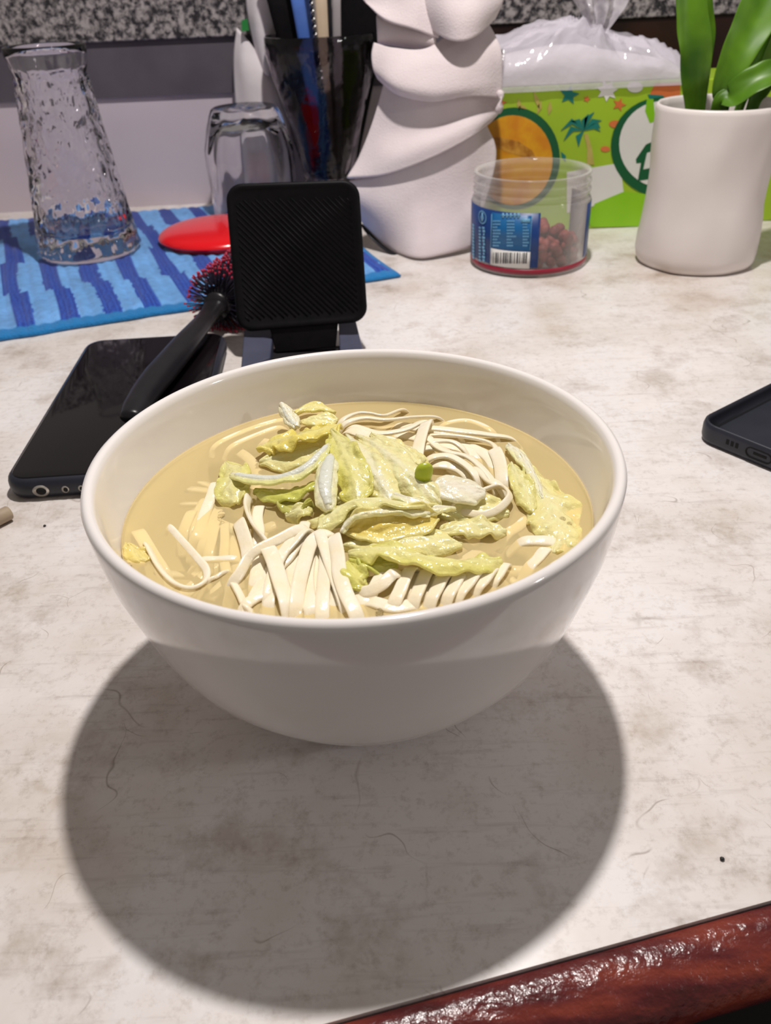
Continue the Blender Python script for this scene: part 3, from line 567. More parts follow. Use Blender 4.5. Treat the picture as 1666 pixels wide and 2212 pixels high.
# ------------------------------------------------------------------ utensil vase and its contents
VX, VY = -3.6, 77.0
vase = thing('utensil_vase', (VX, VY, TZ), 'dark smoky glass vase holding utensils behind the phone stand', 'vase')
rib = lambda i, t, r, z: (.12*math.sin(12*t+z*.9)+.06*nz(math.cos(t)*3, math.sin(t)*3, z*.8) if i < 9 and r > 1 else 0)
prof = [(0, TZ), (1.9, TZ), (2.15, TZ+.3), (2.05, TZ+1.5), (2.25, TZ+3), (2.8, TZ+5.5), (3.5, TZ+8), (4.1, TZ+10.3), (4.4, TZ+12), (4.45, 13.55), (4.38, 13.65), (4.28, 13.55), (4.2, TZ+12), (3.8, TZ+10), (3.1, TZ+7.5), (2.4, TZ+5), (1.8, TZ+3), (1.5, TZ+2), (0, TZ+1.8)]
ob('glass_body', lathe(prof, 96, VX, VY, disp=rib), m_smoke, vase)
def stick(name, p0, p1, w, d, mat, label, cat):
    p0, p1 = np.array(p0, float), np.array(p1, float)
    return ob(name, sweep([p0+(p1-p0)*t for t in np.linspace(0, 1, 6)], lambda j, t: [(-w/2, -d*.3), (-w*.35, -d/2), (w*.35, -d/2), (w/2, -d*.3), (w/2, d*.3), (w*.35, d/2), (-w*.35, d/2), (-w/2, d*.3)], ups=np.array([0, 1., 0])), mat, label=label, cat=cat)
ZB = TZ+2.3
stick('spatula', (VX+.2, VY-.6, ZB+.6), (-5.0, 75.4, 18.5), 1.55, .25, m_blue, 'blue flat utensil with a grey top in the smoky vase', 'utensil')
stick('bamboo_stick', (VX+.4, VY-1.0, ZB+2.5), (-3.15, 74.6, 18.5), 1.0, .3, m_bamboo, 'flat pale bamboo stick standing in the smoky vase', 'stick')
stick('black_chopstick', (VX+.7, VY-1.0, ZB+1.2), (-2.45, 74.3, 18.5), .3, .3, m_black, 'thin black chopstick between bamboo stick and grey stick', 'chopstick')
stick('grey_stick', (VX+.9, VY-.8, ZB+1.5), (-1.85, 74.6, 18.5), .65, .3, m_grey, 'flat grey stick right of the black chopstick in the vase', 'stick')
stick('black_spatula', (VX-.2, VY+.3, ZB+.4), (-6.6, 76.6, 18.5), 2.6, .4, m_stand, 'wide black utensil at the left of the smoky vase', 'utensil')
stick('black_ladle', (VX+.6, VY+.5, ZB+1.5), (.9, 77.3, 18.5), 4.0, .5, m_stand, 'broad black utensil at the right of the smoky vase', 'utensil')
a0, a1 = np.array([VX+.25, VY-1.3, ZB+2.2]), np.array([-4.05, 74.1, 18.5])
def helix(ph):
    pts = []
    for t in np.linspace(0, 1, 220):
        c = a0+(a1-a0)*t; a = ph+t*2*math.pi*26; pts.append(c+np.array([math.cos(a)*.10, math.sin(a)*.10, 0]))
    return tube(pts, .085, 5)
sk = thing('twisted_skewer', tuple(a0), 'twisted silver wire skewer in front of the bamboo stick', 'skewer')
ob('wire', helix(0), m_steel, sk); ob('wire', helix(math.pi), m_black, sk)
ob('cloth_scrap', lathe([(0, ZB+.2), (1.0, ZB+.3), (1.35, ZB+1.4), (1.5, ZB+3), (1.2, ZB+4.2), (0, ZB+4.6)], 40, VX-.5, VY-.3, disp=lambda i, t, r, z: .25*nz(math.cos(t)*2, math.sin(t)*2, z)*min(r, 1)), m_maroon, label='crumpled maroon wrapper inside the smoky vase', cat='wrapper')

# white paper sheet behind the tumbler
def curve3(curves, thick_shift=0):
    """curves: lists of (u, v, y) of equal length, top to bottom -> smooth sheet"""
    G = [[Y(*q) for q in c] for c in curves]; n = len(G[0])
    def fn(s, t):
        col = [smooth1([c[k] for k in range(n)], s) for c in G]
        return smooth1(col, t)
    return fn
def smooth1(P, s):
    segs = len(P)-1; x = s*segs; i = min(int(x), segs-1); t = x-i
    p1, p2 = P[i], P[i+1]; p0 = P[i-1] if i > 0 else 2*p1-p2; p3 = P[i+2] if i+2 < len(P) else 2*p2-p1
    return 0.5*((2*p1)+(-p0+p2)*t+(2*p0-5*p1+4*p2-p3)*t*t+(-p0+3*p1-3*p2+p3)*t**3)
paper = thing('paper_towel', (-9., 79.5, 2.), 'white crumpled paper towel hanging behind the upturned tumbler', 'paper towel')
ob('sheet', grid(curve3([[(512, 60, 80), (530, 80, 79.3), (552, 110, 79.6), (566, 130, 80)], [(505, 130, 80), (530, 150, 79.0), (570, 160, 79.2), (600, 150, 80)], [(510, 240, 80), (545, 250, 79.2), (590, 250, 79.2), (620, 250, 80)], [(525, 400, 80), (560, 405, 79.3), (600, 405, 79.3), (640, 400, 80)]]), 20, 24), m_paper, paper, solid=.12)
ob('fold', grid(curve3([[(530, -40, 79.6), (560, -40, 78.6), (600, -40, 78.6), (645, -40, 79.4)], [(534, 20, 79.6), (558, 30, 78.5), (590, 30, 78.6), (622, 18, 79.4)], [(548, 90, 79.5), (562, 95, 78.7), (578, 95, 78.7), (592, 80, 79.3)], [(566, 150, 79.4), (574, 160, 79.0), (582, 165, 79.0), (592, 160, 79.3)]]), 20, 20), m_paper, paper, solid=.12)
ob('green_scrap', plate([Y(522, 44, 78.6), Y(534, 40, 78.6), (Y(538, 66, 78.6)), Y(522, 68, 78.6)], (0, .25, 0)), m_green_scrap, paper, smooth=False, label='small dark green tag')

# ------------------------------------------------------------------ felt cloth
felt = thing('felt_cloth', (4.5, 63.5, 0), 'thick white felt cloth folded in drooping layers', 'cloth')
def gy(u, v): return Z(u, v, .2)[1]
ob('lower_fold', grid(curve3([[(750, 392, 64.0), (830, 372, 63.4), (930, 336, 63.2), (1010, 292, 63.5), (1048, 262, 64.9)],
    [(758, 425, 63.7), (835, 455, 62.8), (915, 450, 62.6), (1000, 430, 63.1), (1072, 345, 64.7)],
    [(785, 482, 64.5), (843, 535, 63.2), (900, 558, gy(900, 558)), (960, 550, gy(960, 552)), (1018, 535, gy(1018, 540))]]), 28, 20), m_felt, felt, solid=.28, sub=1)
ob('middle_fold', grid(curve3([[(838, 150, 64.8), (875, 190, 63.8), (940, 200, 63.4), (1010, 190, 63.5), (1072, 180, 64.7)],
    [(806, 260, 64.6), (852, 280, 63.8), (930, 275, 63.4), (1010, 245, 63.5), (1082, 225, 64.6)],
    [(775, 340, 64.2), (840, 340, 62.9), (930, 310, 62.6), (1012, 275, 63.0), (1076, 245, 64.6)],
    [(747, 386, 63.5), (830, 378, 62.75), (930, 342, 62.5), (1010, 300, 62.9), (1056, 264, 64.4)]]), 28, 22), m_felt, felt, solid=.28, sub=1)
ob('upper_fold', grid(curve3([[(808, 92, 65.0), (852, 104, 64.0), (925, 104, 63.8), (1000, 50, 65), (1050, 40, 65.4)],
    [(803, 118, 64.6), (850, 138, 63.4), (930, 142, 63.0), (1010, 115, 63.2), (1082, 105, 64.4)],
    [(806, 145, 64.2), (855, 180, 62.8), (935, 192, 62.4), (1010, 180, 62.6), (1085, 165, 64.2)],
    [(816, 168, 64.1), (862, 204, 63.0), (935, 219, 62.6), (1010, 207, 62.75), (1084, 212, 64.2)]]), 28, 22), m_felt, felt, solid=.28, sub=1)
ob('side_loop', tube([Y(1078, 196, 64.0), Y(1084, 208, 63.6), Y(1083, 226, 63.6), Y(1074, 246, 64.0)], lambda t: .3, 10), m_felt, felt, sub=1)
ob('rolled_end', grid(lambda s, t: Y(815+125*s, 62+24*s, 65.6-1.0*s)+np.array([0, -.75*math.sin(t*5.2+.6), .85*math.cos(t*5.2+.6)*(1-.35*s)]), 14, 20), m_felt, felt, solid=.2)
ob('top_flap', grid(curve3([[(770, -50, 65.5), (850, -55, 64.5), (900, -50, 64.5), (950, -40, 65)], [(782, -5, 65.2), (840, 5, 64.4), (900, 20, 64.0), (955, 40, 64.2)], [(790, 6, 65.0), (832, 44, 64.0), (895, 64, 63.7), (948, 84, 63.9)]]), 20, 16), m_felt, felt, solid=.28, sub=1)
ob('top_flap', grid(curve3([[(905, -60, 65), (960, -60, 63.6), (1030, -60, 63.6), (1092, -60, 65)], [(915, 10, 64.4), (970, 25, 62.4), (1030, 20, 62.4), (1088, -5, 64.4)], [(930, 60, 64.2), (975, 88, 62.2), (1022, 82, 62.2), (1070, 38, 64.2)]]), 20, 16), m_felt, felt, solid=.28, sub=1)
# dark strap at the foot of the cloth
ob('black_strap', sweep([Y(778, 480, 64.6), Y(806, 515, 64.0), Y(842, 546, 62.8), Y(880, 562, 61.8)], lambda j, t: [(-.32, -.08), (.32, -.08), (.32, .08), (-.32, .08)]), m_black, label='thin black strap tucked under the white felt cloth', cat='strap', sub=1)

# ------------------------------------------------------------------ printed snack box
YB = 67.0
bx0, bx1, bz = 8.6, 33.0, 10.3
sb = thing('snack_box', (20.5, YB+3, 0), 'lime green printed cardboard snack box with melon and palm pictures', 'box')
ob('carton', box(bx0, bx1, YB, YB+6.5, 0, bz), m_lime, sb, smooth=False, bevel=.12)
def pp(pts, mat, name, lift=.03, label=None, par=None):
    return ob(name, plate([Y(u, v, YB-.01-lift) for u, v in pts], (0, lift, 0)), mat, par or sb, smooth=False, label=label)
def circ(cx, cy, rx, ry, n=40, a0=0, a1=360): return [(cx+rx*math.cos(math.radians(a0+(a1-a0)*k/n)), cy+ry*math.sin(math.radians(a0+(a1-a0)*k/n))) for k in range(n)]
def star(cx, cy, r, n=5, rot=-90, k=.45): return [(cx+(r if i % 2 == 0 else r*k)*math.cos(math.radians(rot+180*i/n)), cy+(r if i % 2 == 0 else r*k)*math.sin(math.radians(rot+180*i/n))) for i in range(2*n)]
mr = pp(circ(1112, 342, 98, 110), m_dgreen, 'melon_rind', .03, 'dark green melon rind print')
pp(circ(1108, 346, 86, 97), m_melon, 'melon_flesh', .045, 'orange melon flesh print', mr)
pp([(1040, 300), (1080, 296), (1120, 305), (1150, 325), (1160, 345), (1130, 338), (1100, 330), (1070, 318)], m_melon2, 'melon_seeds', .06, None, mr)
pp(star(1230, 205, 22, rot=-80), m_teal, 'star', .03, 'teal star')
pp(star(1338, 226, 15, rot=-70), m_orange, 'star', .03, 'orange star')
pp(star(1312, 196, 24, 7, rot=-60, k=.55), m_white_print, 'star', .03, 'white star burst')
pp(star(1082, 222, 13, rot=-80), m_orange, 'star', .03, 'orange star')
pp(star(1268, 214, 8, rot=-70), m_orange, 'star', .03)
pp(circ(1372, 188, 17, 12), m_white_print, 'bird', .03)
pp(circ(1330, 268, 14, 8), m_orange, 'flower', .03)
pp(circ(1308, 322, 10, 6), m_orange, 'flower', .03)
pp([(1404, 205), (1416, 180), (1470, 178), (1470, 205), (1440, 214)], m_orange, 'orange_patch', .03)
pp([(1400, 204), (1432, 206), (1440, 214), (1404, 214)], m_teal, 'teal_patch', .045)
for (u, v, l, a) in [(1160, 216, 22, 75), (1166, 232, 16, 110), (1188, 234, 16, 100), (1122, 226, 14, 90), (1130, 232, 10, 20), (1218, 338, 12, 70), (1290, 270, 10, 40)]:
    c, s = math.cos(math.radians(a)), math.sin(math.radians(a))
    pp([(u-c*l-s*2, v-s*l+c*2), (u-s*5, v+c*5), (u+c*l, v+s*l), (u+s*5, v-c*5)], m_trunk if v < 260 else m_teal, 'sprig', .03)
# palm tree print
palm = pp([(1262, 290), (1270, 289), (1279, 320), (1284, 356), (1268, 356), (1269, 322)], m_trunk, 'palm_trunk', .03, 'tan palm trunk print')
hub = (1262, 282)
for tip, bend in [((1212, 282), (1236, 262)), ((1218, 304), (1236, 278)), ((1250, 318), (1250, 296)), ((1232, 262), (1250, 262)), ((1284, 242), (1268, 258)), ((1300, 260), (1282, 262)), ((1298, 284), (1284, 272)), ((1272, 246), (1262, 262))]:
    dx, dy = tip[0]-hub[0], tip[1]-hub[1]; l = math.hypot(dx, dy); nx, ny = -dy/l*6, dx/l*6
    pp([hub, (bend[0]+nx, bend[1]+ny), tip, (bend[0]-nx, bend[1]-ny)], m_teal, 'palm_frond', .045, None, palm)
pp([(1225, 372), (1340, 352), (1348, 420), (1280, 446), (1225, 460)], m_white_print, 'white_swoosh', .03)
pp([(1270, 480), (1285, 440), (1345, 415), (1420, 420), (1420, 489), (1280, 490)], m_lime2, 'green_band', .04)
pp([(1330, 488), (1360, 440), (1410, 430), (1410, 489)], m_dgreen, 'dark_green_patch', .03)  # dark green printed patch partly under the green band
lr = pp(circ(1432, 318, 112, 108), m_dgreen, 'logo_ring', .05, 'dark green ring')
pp(circ(1434, 312, 96, 94), m_white_print, 'logo_disc', .065, 'white logo disc', lr)
pp([(1398, 214), (1412, 214), (1416, 262), (1404, 266), (1394, 240)], m_lime2, 'logo_leaf', .08, None, lr)
pp([(1374, 344), (1396, 312), (1410, 306), (1410, 326), (1398, 330), (1390, 366), (1410, 362), (1410, 386), (1378, 391), (1385, 352), (1375, 353)], m_dgreen, 'logo_letter', .08, 'dark green logo letter', lr)

# clear plastic bag lying on the box
bag = thing('plastic_bag', (16, 69.5, bz), 'crinkled clear plastic bag lying on the snack box', 'plastic bag')
hx = [8.9, 9.6, 11.5, 13.7, 15.8, 17.5, 19.4, 21.5, 23.0, 23.7]; hz = [.5, 2.7, 3.3, 3.7, 3.75, 3.1, 2.6, 2.0, 1.2, .15]
def bagf(s, t):
    x = 8.9+14.8*s; H = float(np.interp(x, hx, hz)); a = math.pi*t
    an = math.atan2(t-.62, (s-.56)*1.6); rk = math.hypot(t-.62, (s-.56)*1.6); rd = 1-abs(nz(an*3.1, rk*1.6, .3))*1.6-.6*abs(nz(an*6.5+3, rk*2.2, 2.)); cr_ = 1.1*(rd-.62)*min(1, rk*4)+.25*(.5-abs(nz(s*10+t*6, t*7-s*4, 5))*1.6)
    wy = 3.15*(1-.05*s)
    y = YB+2.75-wy*math.cos(a)*(1+.05*nz(s*8, t*8, 2)); z = bz-(.30 if t < .03 else -.06)+max(0, H*math.sin(a)**.62*(1+.0*s)+cr_*math.sin(a)*min(1, H))
    return np.array([x+.15*nz(s*9, t*9, 1), y, z])
ob('bag_body', grid(bagf, 90, 60), m_bag, bag)
ob('bag_filling', grid(lambda s, t: np.array([9.3+13.6*s, YB+2.9-2.6*math.cos(math.pi*t)*(1-.25*s), bz+.05+.62*float(np.interp(9.3+13.6*s, hx, hz))*max(0, math.sin(math.pi*t))**.62]), 40, 24), m_paper, bag)
def tailf(s, t):
    x = 17.0+(s-.5)*(1.0+6.2*t)+.3*t; z = bz+3.0+4.4*t
    return np.array([x, YB+2.4+.7*math.sin(s*17+t*3)*(.3+t)+.5*nz(s*6, t*5, 3), z+.3*nz(s*9, t*4, 6)-.9*t*(s-.5)*2*0+.5*nz(s*3, 1, 1)*t])
ob('bag_tail', grid(tailf, 70, 40), m_bag2, bag)

# ------------------------------------------------------------------ pot and plant
PX, PY = 22.35, 57.9
pot = thing('flower_pot', (PX, PY, 0), 'white glazed ceramic pot with dented sides', 'pot')
dent = lambda i, t, r, z: (.16*nz(math.cos(t)*1.6, math.sin(t)*1.6, z*.28+2)+.07*nz(math.cos(t)*3, math.sin(t)*3, z*.5) if 1 < i < 16 and r > 3 else 0)
prof = [(0, 0), (3.4, 0), (3.75, .08), (3.95, .4), (4.0, 1.0), (3.97, 2.0), (3.9, 3.0), (3.82, 4.0), (3.80, 5.0), (3.82, 6.0), (3.86, 7.0), (3.90, 8.0), (3.93, 9.0), (3.95, 9.7), (3.92, 9.92), (3.82, 10.02), (3.7, 10.02), (3.6, 9.92), (3.55, 9.6), (3.5, 8), (3.45, 5), (3.4, 2), (0, 1.5)]
ob('pot_body', lathe(prof, 96, PX, PY, disp=dent), m_pot, pot)
plant = thing('potted_plant', (PX, PY, 1.5), 'green plant with long strap leaves growing in the white pot', 'plant')
def blade(pts, face=(0, -1, .15), cup=.18, seed=0, name='leaf'):
    P = smoothpath([np.array(p[:3], float) for p in pts], 30); W = [float(x[0]) for x in smoothpath([np.array([p[3]]) for p in pts], 30)]
    V = []; nv = 8; fc = np.array(face, float)
    for i, p in enumerate(P):
        T = P[min(i+1, 30)]-P[max(i-1, 0)]; T /= np.linalg.norm(T); s = np.cross(T, fc); s /= np.linalg.norm(s); n = np.cross(s, T)
        for j in range(nv+1):
            q = (j/nv-.5)*2; w = W[i]/2*(1+.07*nz(i*.25, seed, q))
            V.append(p+s*q*w+n*(.16*W[i]*abs(q)**1.5+.16*q*nz(i*.22, 3*q, seed)))
    F = [(i*(nv+1)+j, i*(nv+1)+j+1, (i+1)*(nv+1)+j+1, (i+1)*(nv+1)+j) for i in range(30) for j in range(nv)]
    return ob(name, (V, F), m_leaf, plant, solid=.05, sub=1)
def yp(u, v, y, w): return (*Y(u, v, y), w)
blade([(21.6, 57.6, 4, .7), yp(1500, 240, 57.0, 1.25), yp(1499, 170, 56.6, 1.75), yp(1500, 110, 56.4, 1.95), yp(1494, 50, 56.4, 1.95), yp(1488, -20, 56.6, 1.7), yp(1478, -90, 57, .6)], seed=1)
blade([(21.7, 58.0, 4, .5), yp(1515, 225, 58.2, .7), yp(1524, 90, 58.4, 1.2), yp(1520, 0, 58.4, 1.2), yp(1512, -90, 58.6, .4)], face=(.6, -1, 0), seed=2)
blade([(22.4, 57.4, 4, .6), yp(1558, 238, 56.6, .9), yp(1562, 190, 56.2, 1.3), yp(1592, 120, 56.2, 2.0), yp(1625, 55, 56.6, 2.4), yp(1660, -20, 57, 2.3), yp(1690, -90, 57.6, 1.0)], face=(-.3, -1, .1), seed=3)
blade([(22.4, 57.4, 4, .5), yp(1550, 238, 56.2, .9), yp(1580, 212, 55.6, 1.5), yp(1620, 182, 55.2, 1.75), yp(1668, 160, 55.0, 1.7), yp(1740, 140, 55.0, .6)], face=(-.1, -.7, .7), seed=4)
blade([(23.6, 58.0, 4, .6), yp(1622, 240, 57.4, .8), yp(1640, 195, 57.4, 1.2), yp(1672, 130, 57.6, 1.8), yp(1700, 60, 58, 1.6), yp(1720, -10, 58.4, .6)], seed=5)
blade([(22.9, 58.4, 4, .5), yp(1600, 225, 58.8, .6), yp(1640, 130, 59.0, 1.3), yp(1662, 60, 59.0, 1.4), yp(1690, 0, 59.2, .6)], seed=6)
ob('stem', tube([(22.2, 57.9, 1.6), (22.1, 57.7, 5), Y(1545, 240, 57.2), Y(1560, 205, 57.0)], lambda t: .55-.25*t, 10), m_leaf, plant, sub=1)

# ------------------------------------------------------------------ jar with berries
JX, JY, JR = 10.95, 59.4, 4.05
jar = thing('berry_jar', (JX, JY, 0), 'open clear plastic jar with a blue label and dried red berries', 'jar')
prof = [(0, .1), (3.5, .1), (3.7, 0), (3.95, .12), (4.05, .45), (4.05, 4.35), (4.0, 4.55), (3.88, 4.7), (3.88, 4.85), (3.98, 4.95), (3.98, 5.1), (3.86, 5.2), (3.86, 5.4), (3.96, 5.5), (3.96, 5.65), (3.84, 5.75), (3.84, 6.0), (3.94, 6.08), (3.92, 6.22), (3.70, 6.22), (3.62, 6.0), (3.68, 4.8), (3.88, 4.4), (3.88, .5), (3.7, .3), (0, .28)]
ob('jar_body', lathe(prof, 96, JX, JY), m_jar, jar)
def cyl(u, v, r):
    d = ray(u, v); o = CPOS-np.array([JX, JY, 0]); A = d[0]**2+d[1]**2; B = 2*(o[0]*d[0]+o[1]*d[1]); Cc = o[0]**2+o[1]**2-r*r
    k = (-B-math.sqrt(max(0, B*B-4*A*Cc)))/(2*A); p = CPOS+d*k; return math.atan2(p[1]-JY, p[0]-JX), p[2]
def patch(t0, t1, z0, z1, r, n=24, th=.02):
    V = []
    for k in range(n+1):
        t = t0+(t1-t0)*k/n
        for (rr, z) in ((r, z0), (r, z1), (r+th, z1), (r+th, z0)): V.append((JX+rr*math.cos(t), JY+rr*math.sin(t), z))
    F = [(k*4+q, k*4+(q+1) % 4, (k+1)*4+(q+1) % 4, (k+1)*4+q) for k in range(n) for q in range(4)]+[(0, 1, 2, 3), (n*4+3, n*4+2, n*4+1, n*4)]
    return V, F
tR = cyl(1166, 500, JR)[0]; lab = ob('label', patch(-math.pi*1.22, tR, .75, 4.3, JR+.005, 60), m_label, jar, label='dark blue paper label')
tL2 = cyl(1264, 500, JR)[0]; ob('label', patch(tL2, tL2+1.2, .75, 4.3, JR+.005, 24), m_label, jar, label='dark blue label edge')
ob('red_band', patch(-math.pi, math.pi-.001, .3, .62, JR+.004, 80), m_jarred, jar)
def lp(u0, v0, u1, v1, mat, name, lift=.03, n=8, par=None):
    a, z1 = cyl(u0, v0, JR); b, _ = cyl(u1, v0, JR); _, z0 = cyl((u0+u1)/2, v1, JR); _, z1 = cyl((u0+u1)/2, v0, JR)
    return patch(a, b, z0, z1, JR+lift, n, .008)
ob('label_panel', lp(1063, 464, 1150, 540, None, '', .03), m_label2, lab)
ob('barcode_panel', lp(1061, 542, 1146, 578, None, '', .04), m_white_print, lab, label='white barcode panel')
bars = []; u = 1067; rb = random.Random(3)
while u < 1141:
    w = rb.choice((1.2, 2, 3.2)); bars.append(lp(u, 545, u+w, 569, None, '', .055, 1)); u += w+rb.choice((1.6, 2.6, 3.6))
ob('barcode_bars', join(*bars), m_ink, lab)
txt = []
for k in range(5): txt.append(lp(1086+k*8.2, 460, 1090+k*8.2, 470, None, '', .05, 1)); txt.append(lp(1084+k*8.2, 464, 1092+k*8.2, 466, None, '', .05, 1))
for r_ in range(9):
    v = 476+r_*6.6
    for (ua, ub) in ((1066, 1074+rb.uniform(0, 8)), (1096, 1104+rb.uniform(0, 10)), (1130, 1136+rb.uniform(0, 8))):
        uu = ua
        while uu < ub: txt.append(lp(uu, v, uu+2.2, v+3.2, None, '', .05, 1)); uu += 3.4
txt.append(lp(1126, 472, 1146, 480, None, '', .05, 2))
for r_ in range(11):
    v = 490+r_*7
    txt.append(lp(1036, v, 1040, v+4, None, '', .05, 1)); txt.append(lp(1043+(r_ % 3), v, 1048+(r_ % 2), v+5, None, '', .05, 1))
    txt.append(lp(1022, v-6, 1026, v-1, None, '', .05, 1))
for w in (1063, 1149): txt.append(lp(w, 462, w+1, 540, None, '', .05, 1))
ob('label_lettering', join(*txt), m_text, lab)
ic = cyl(1043, 469, JR)
def ring_patch(tc_, zc, r0, r1, n=28):
    V = []; F = []
    for k in range(n):
        a = 2*math.pi*k/n
        for rr in (r0, r1):
            t = tc_+rr*math.cos(a)/JR/abs(math.cos(0)); V.append((JX+(JR+.05)*math.cos(t), JY+(JR+.05)*math.sin(t), zc+rr*math.sin(a)))
    for k in range(n): F.append((2*k, 2*k+1, 2*((k+1) % n)+1, 2*((k+1) % n)))
    return V, F
ob('label_icon', join(ring_patch(ic[0], ic[1], .36, .44), ring_patch(ic[0], ic[1]-.03, .02, .17), lp(1042, 459, 1045, 478, None, '', .05, 1)), m_text, lab)
# berries
bm_ = []
for s in range(4):
    V, F = lathe([(0.05, -.42), (.3, -.34), (.44, -.1), (.42, .14), (.28, .34), (.05, .42)], 12, 0, 0)
    V = [np.array(v)*(1+.35*nz(v[0]*2.2+s*7, v[1]*2.2, v[2]*2.2+s)) for v in V]+[]
    F.append(tuple(range(12))[::-1]); F.append(tuple(range(60, 72)))
    bm_.append((V, F))
proto = []
for k in range(4):
    proto.append(ob('dried_berry', bm_[k], m_berry, label='dried red berry lying inside the clear jar', cat='berry', group='dried berries in the jar', sub=1, origin=(0, 0, 0)))
cnt = 0; rb = random.Random(21); placed = []
for layer, z in enumerate((.72, 1.32, 1.92, 2.45)):
    for tr in range(400):
        rm = 3.3 if layer < 3 else 3.2
        a = rb.uniform(-math.pi, math.pi); r = rm*math.sqrt(rb.random()); x, y = r*math.cos(a), r*math.sin(a)
        if layer >= 2 and x < .3: continue
        if any(math.hypot(x-q[0], y-q[1]) < .74 and abs(z-q[2]) < .3 for q in placed): continue
        if len(placed) >= 90: break
        if layer == 3 and rb.random() < .8: continue
        placed.append((x, y, z))
for k, (x, y, z) in enumerate(placed):
    o = proto[k] if k < 4 else proto[k % 4].copy()
    if k >= 4: COL.objects.link(o)
    o.location = ((JX+x)*CM, (JY+y)*CM, (z+rb.uniform(-.06, .06))*CM); o.rotation_euler = [rb.uniform(0, 6.28) for _ in range(3)]; s = rb.uniform(.85, 1.15); o.scale = (s, s, s*.9)

# ------------------------------------------------------------------ phones, stand, brush
def oriented(pts, ox, oy, ang):
    c, s = math.cos(ang), math.sin(ang); return [(ox+x*c-y*s, oy+x*s+y*c, z) for x, y, z in pts]
# phone lying left of the bowl; local x along width, y along length
PA = math.radians(2.6); PO = (-15.75, 29.55); PW, PL, PT = 7.9, 15.7, .95
ph = thing('smartphone', (PO[0]+3.6, PO[1]+8, 0), 'black smartphone in a dark case lying face up left of the bowl', 'phone')
def rr3(inset, z, r): return [(x+PW/2, y+PL/2, z) for x, y in rrect(PW-2*inset, PL-2*inset, r)]
body = stack([oriented(rr3(i, z, r), *PO, PA) for (i, z, r) in ((.30, 0, .75), (.10, .10, .9), (.0, .32, 1.0), (.0, .62, 1.0), (.06, .82, .95), (.18, .93, .85), (.30, .95, .8))])
case_o = ob('case', body, m_navy, ph)
ob('screen', stack([oriented(rr3(i, z, r), *PO, PA) for (i, z, r) in ((.24, .945, .8), (.24, .965, .8), (.30, .975, .78))]), m_screen, ph, label='glossy black screen')
def edge_disc(x, z, rx, rz, y0, y1, n=20, ir=None):
    V = []
    for k in range(n):
        a = 2*math.pi*k/n
        V.append((x+rx*math.cos(a), y0, z+rz*math.sin(a)))
    for k in range(n):
        a = 2*math.pi*k/n; V.append((x+rx*math.cos(a), y1, z+rz*math.sin(a)))
    return oriented(V, *PO, PA), [tuple(range(n)), tuple(range(n, 2*n))[::-1]]+[(k, (k+1) % n, n+(k+1) % n, n+k) for k in range(n)]
for (x, rx, rz) in ((1.55, .34, .26), (2.55, .15, .16), (3.2, .12, .14), (3.6, .12, .14)):
    rg_ = ob('port_ring', edge_disc(x, .44, rx, rz, -.015, .2), m_ring, ph, label='pale metal port rim')
    ob('port_hole', edge_disc(x+.02, .44, rx*.62, rz*.66, -.03, .18), m_hole, rg_)

# open phone case at the right edge
CA = math.atan2(3.42, 4.69); CO = np.array([13.72, 32.35])
d2 = np.array([math.cos(CA), math.sin(CA)])       # long side
pc = thing('phone_case', (19, 31, 0), 'empty dark phone case lying open side up at the right edge', 'phone case')
CWd, CLn = 7.7, 15.6
def cs(inset, z, r): return [(x+CLn/2, y-CWd/2, z) for x, y in rrect(CLn-2*inset, CWd-2*inset, r)]
rings = [oriented(cs(i, z, r), CO[0], CO[1], CA) for (i, z, r) in ((.25, 0, .7), (.05, .08, .9), (0, .25, .95), (.0, .75, .95), (.05, .92, .9), (.12, .97, .85), (.19, .92, .8), (.22, .75, .75), (.22, .22, .75), (.35, .16, .6))]
ob('case_shell', stack(rings), m_navy, pc)
def side_patch(y0, y1, z0, z1, off, r=0):
    V = [(-off, y0, z0), (-off, y1, z0), (-off, y1, z1), (-off, y0, z1), (.1, y0, z0), (.1, y1, z0), (.1, y1, z1), (.1, y0, z1)]
    return oriented(V, CO[0], CO[1], CA), [(0, 1, 2, 3), (7, 6, 5, 4), (0, 4, 5, 1), (1, 5, 6, 2), (2, 6, 7, 3), (3, 7, 4, 0)]
for k in range(3): ob('speaker_slot', side_patch(-1.75-k*.22, -1.62-k*.22, .42, .66, .012), m_hole, pc, smooth=False)
# port outline
n = 24; V = []; F = []
for k in range(n):
    a = 2*math.pi*k/n; cx_ = max(-.35, min(.35, .6*math.cos(a)*1.3))
    for s_ in (1.0, .78):
        yy = -3.15+(.33*math.copysign(1, math.cos(a)) if abs(math.cos(a)) > .05 else 0)+.28*s_*math.cos(a); V.append((-.015, yy, .5+.25*s_*math.sin(a)))
for k in range(n): F.append((2*k, 2*k+1, 2*((k+1) % n)+1, 2*((k+1) % n)))
ob('port_outline', (oriented(V, CO[0], CO[1], CA), F), m_hole, pc, smooth=False, solid=.02)
ob('port_slot', side_patch(-3.5, -2.9, .46, .58, .014), m_hole, pc, smooth=False)

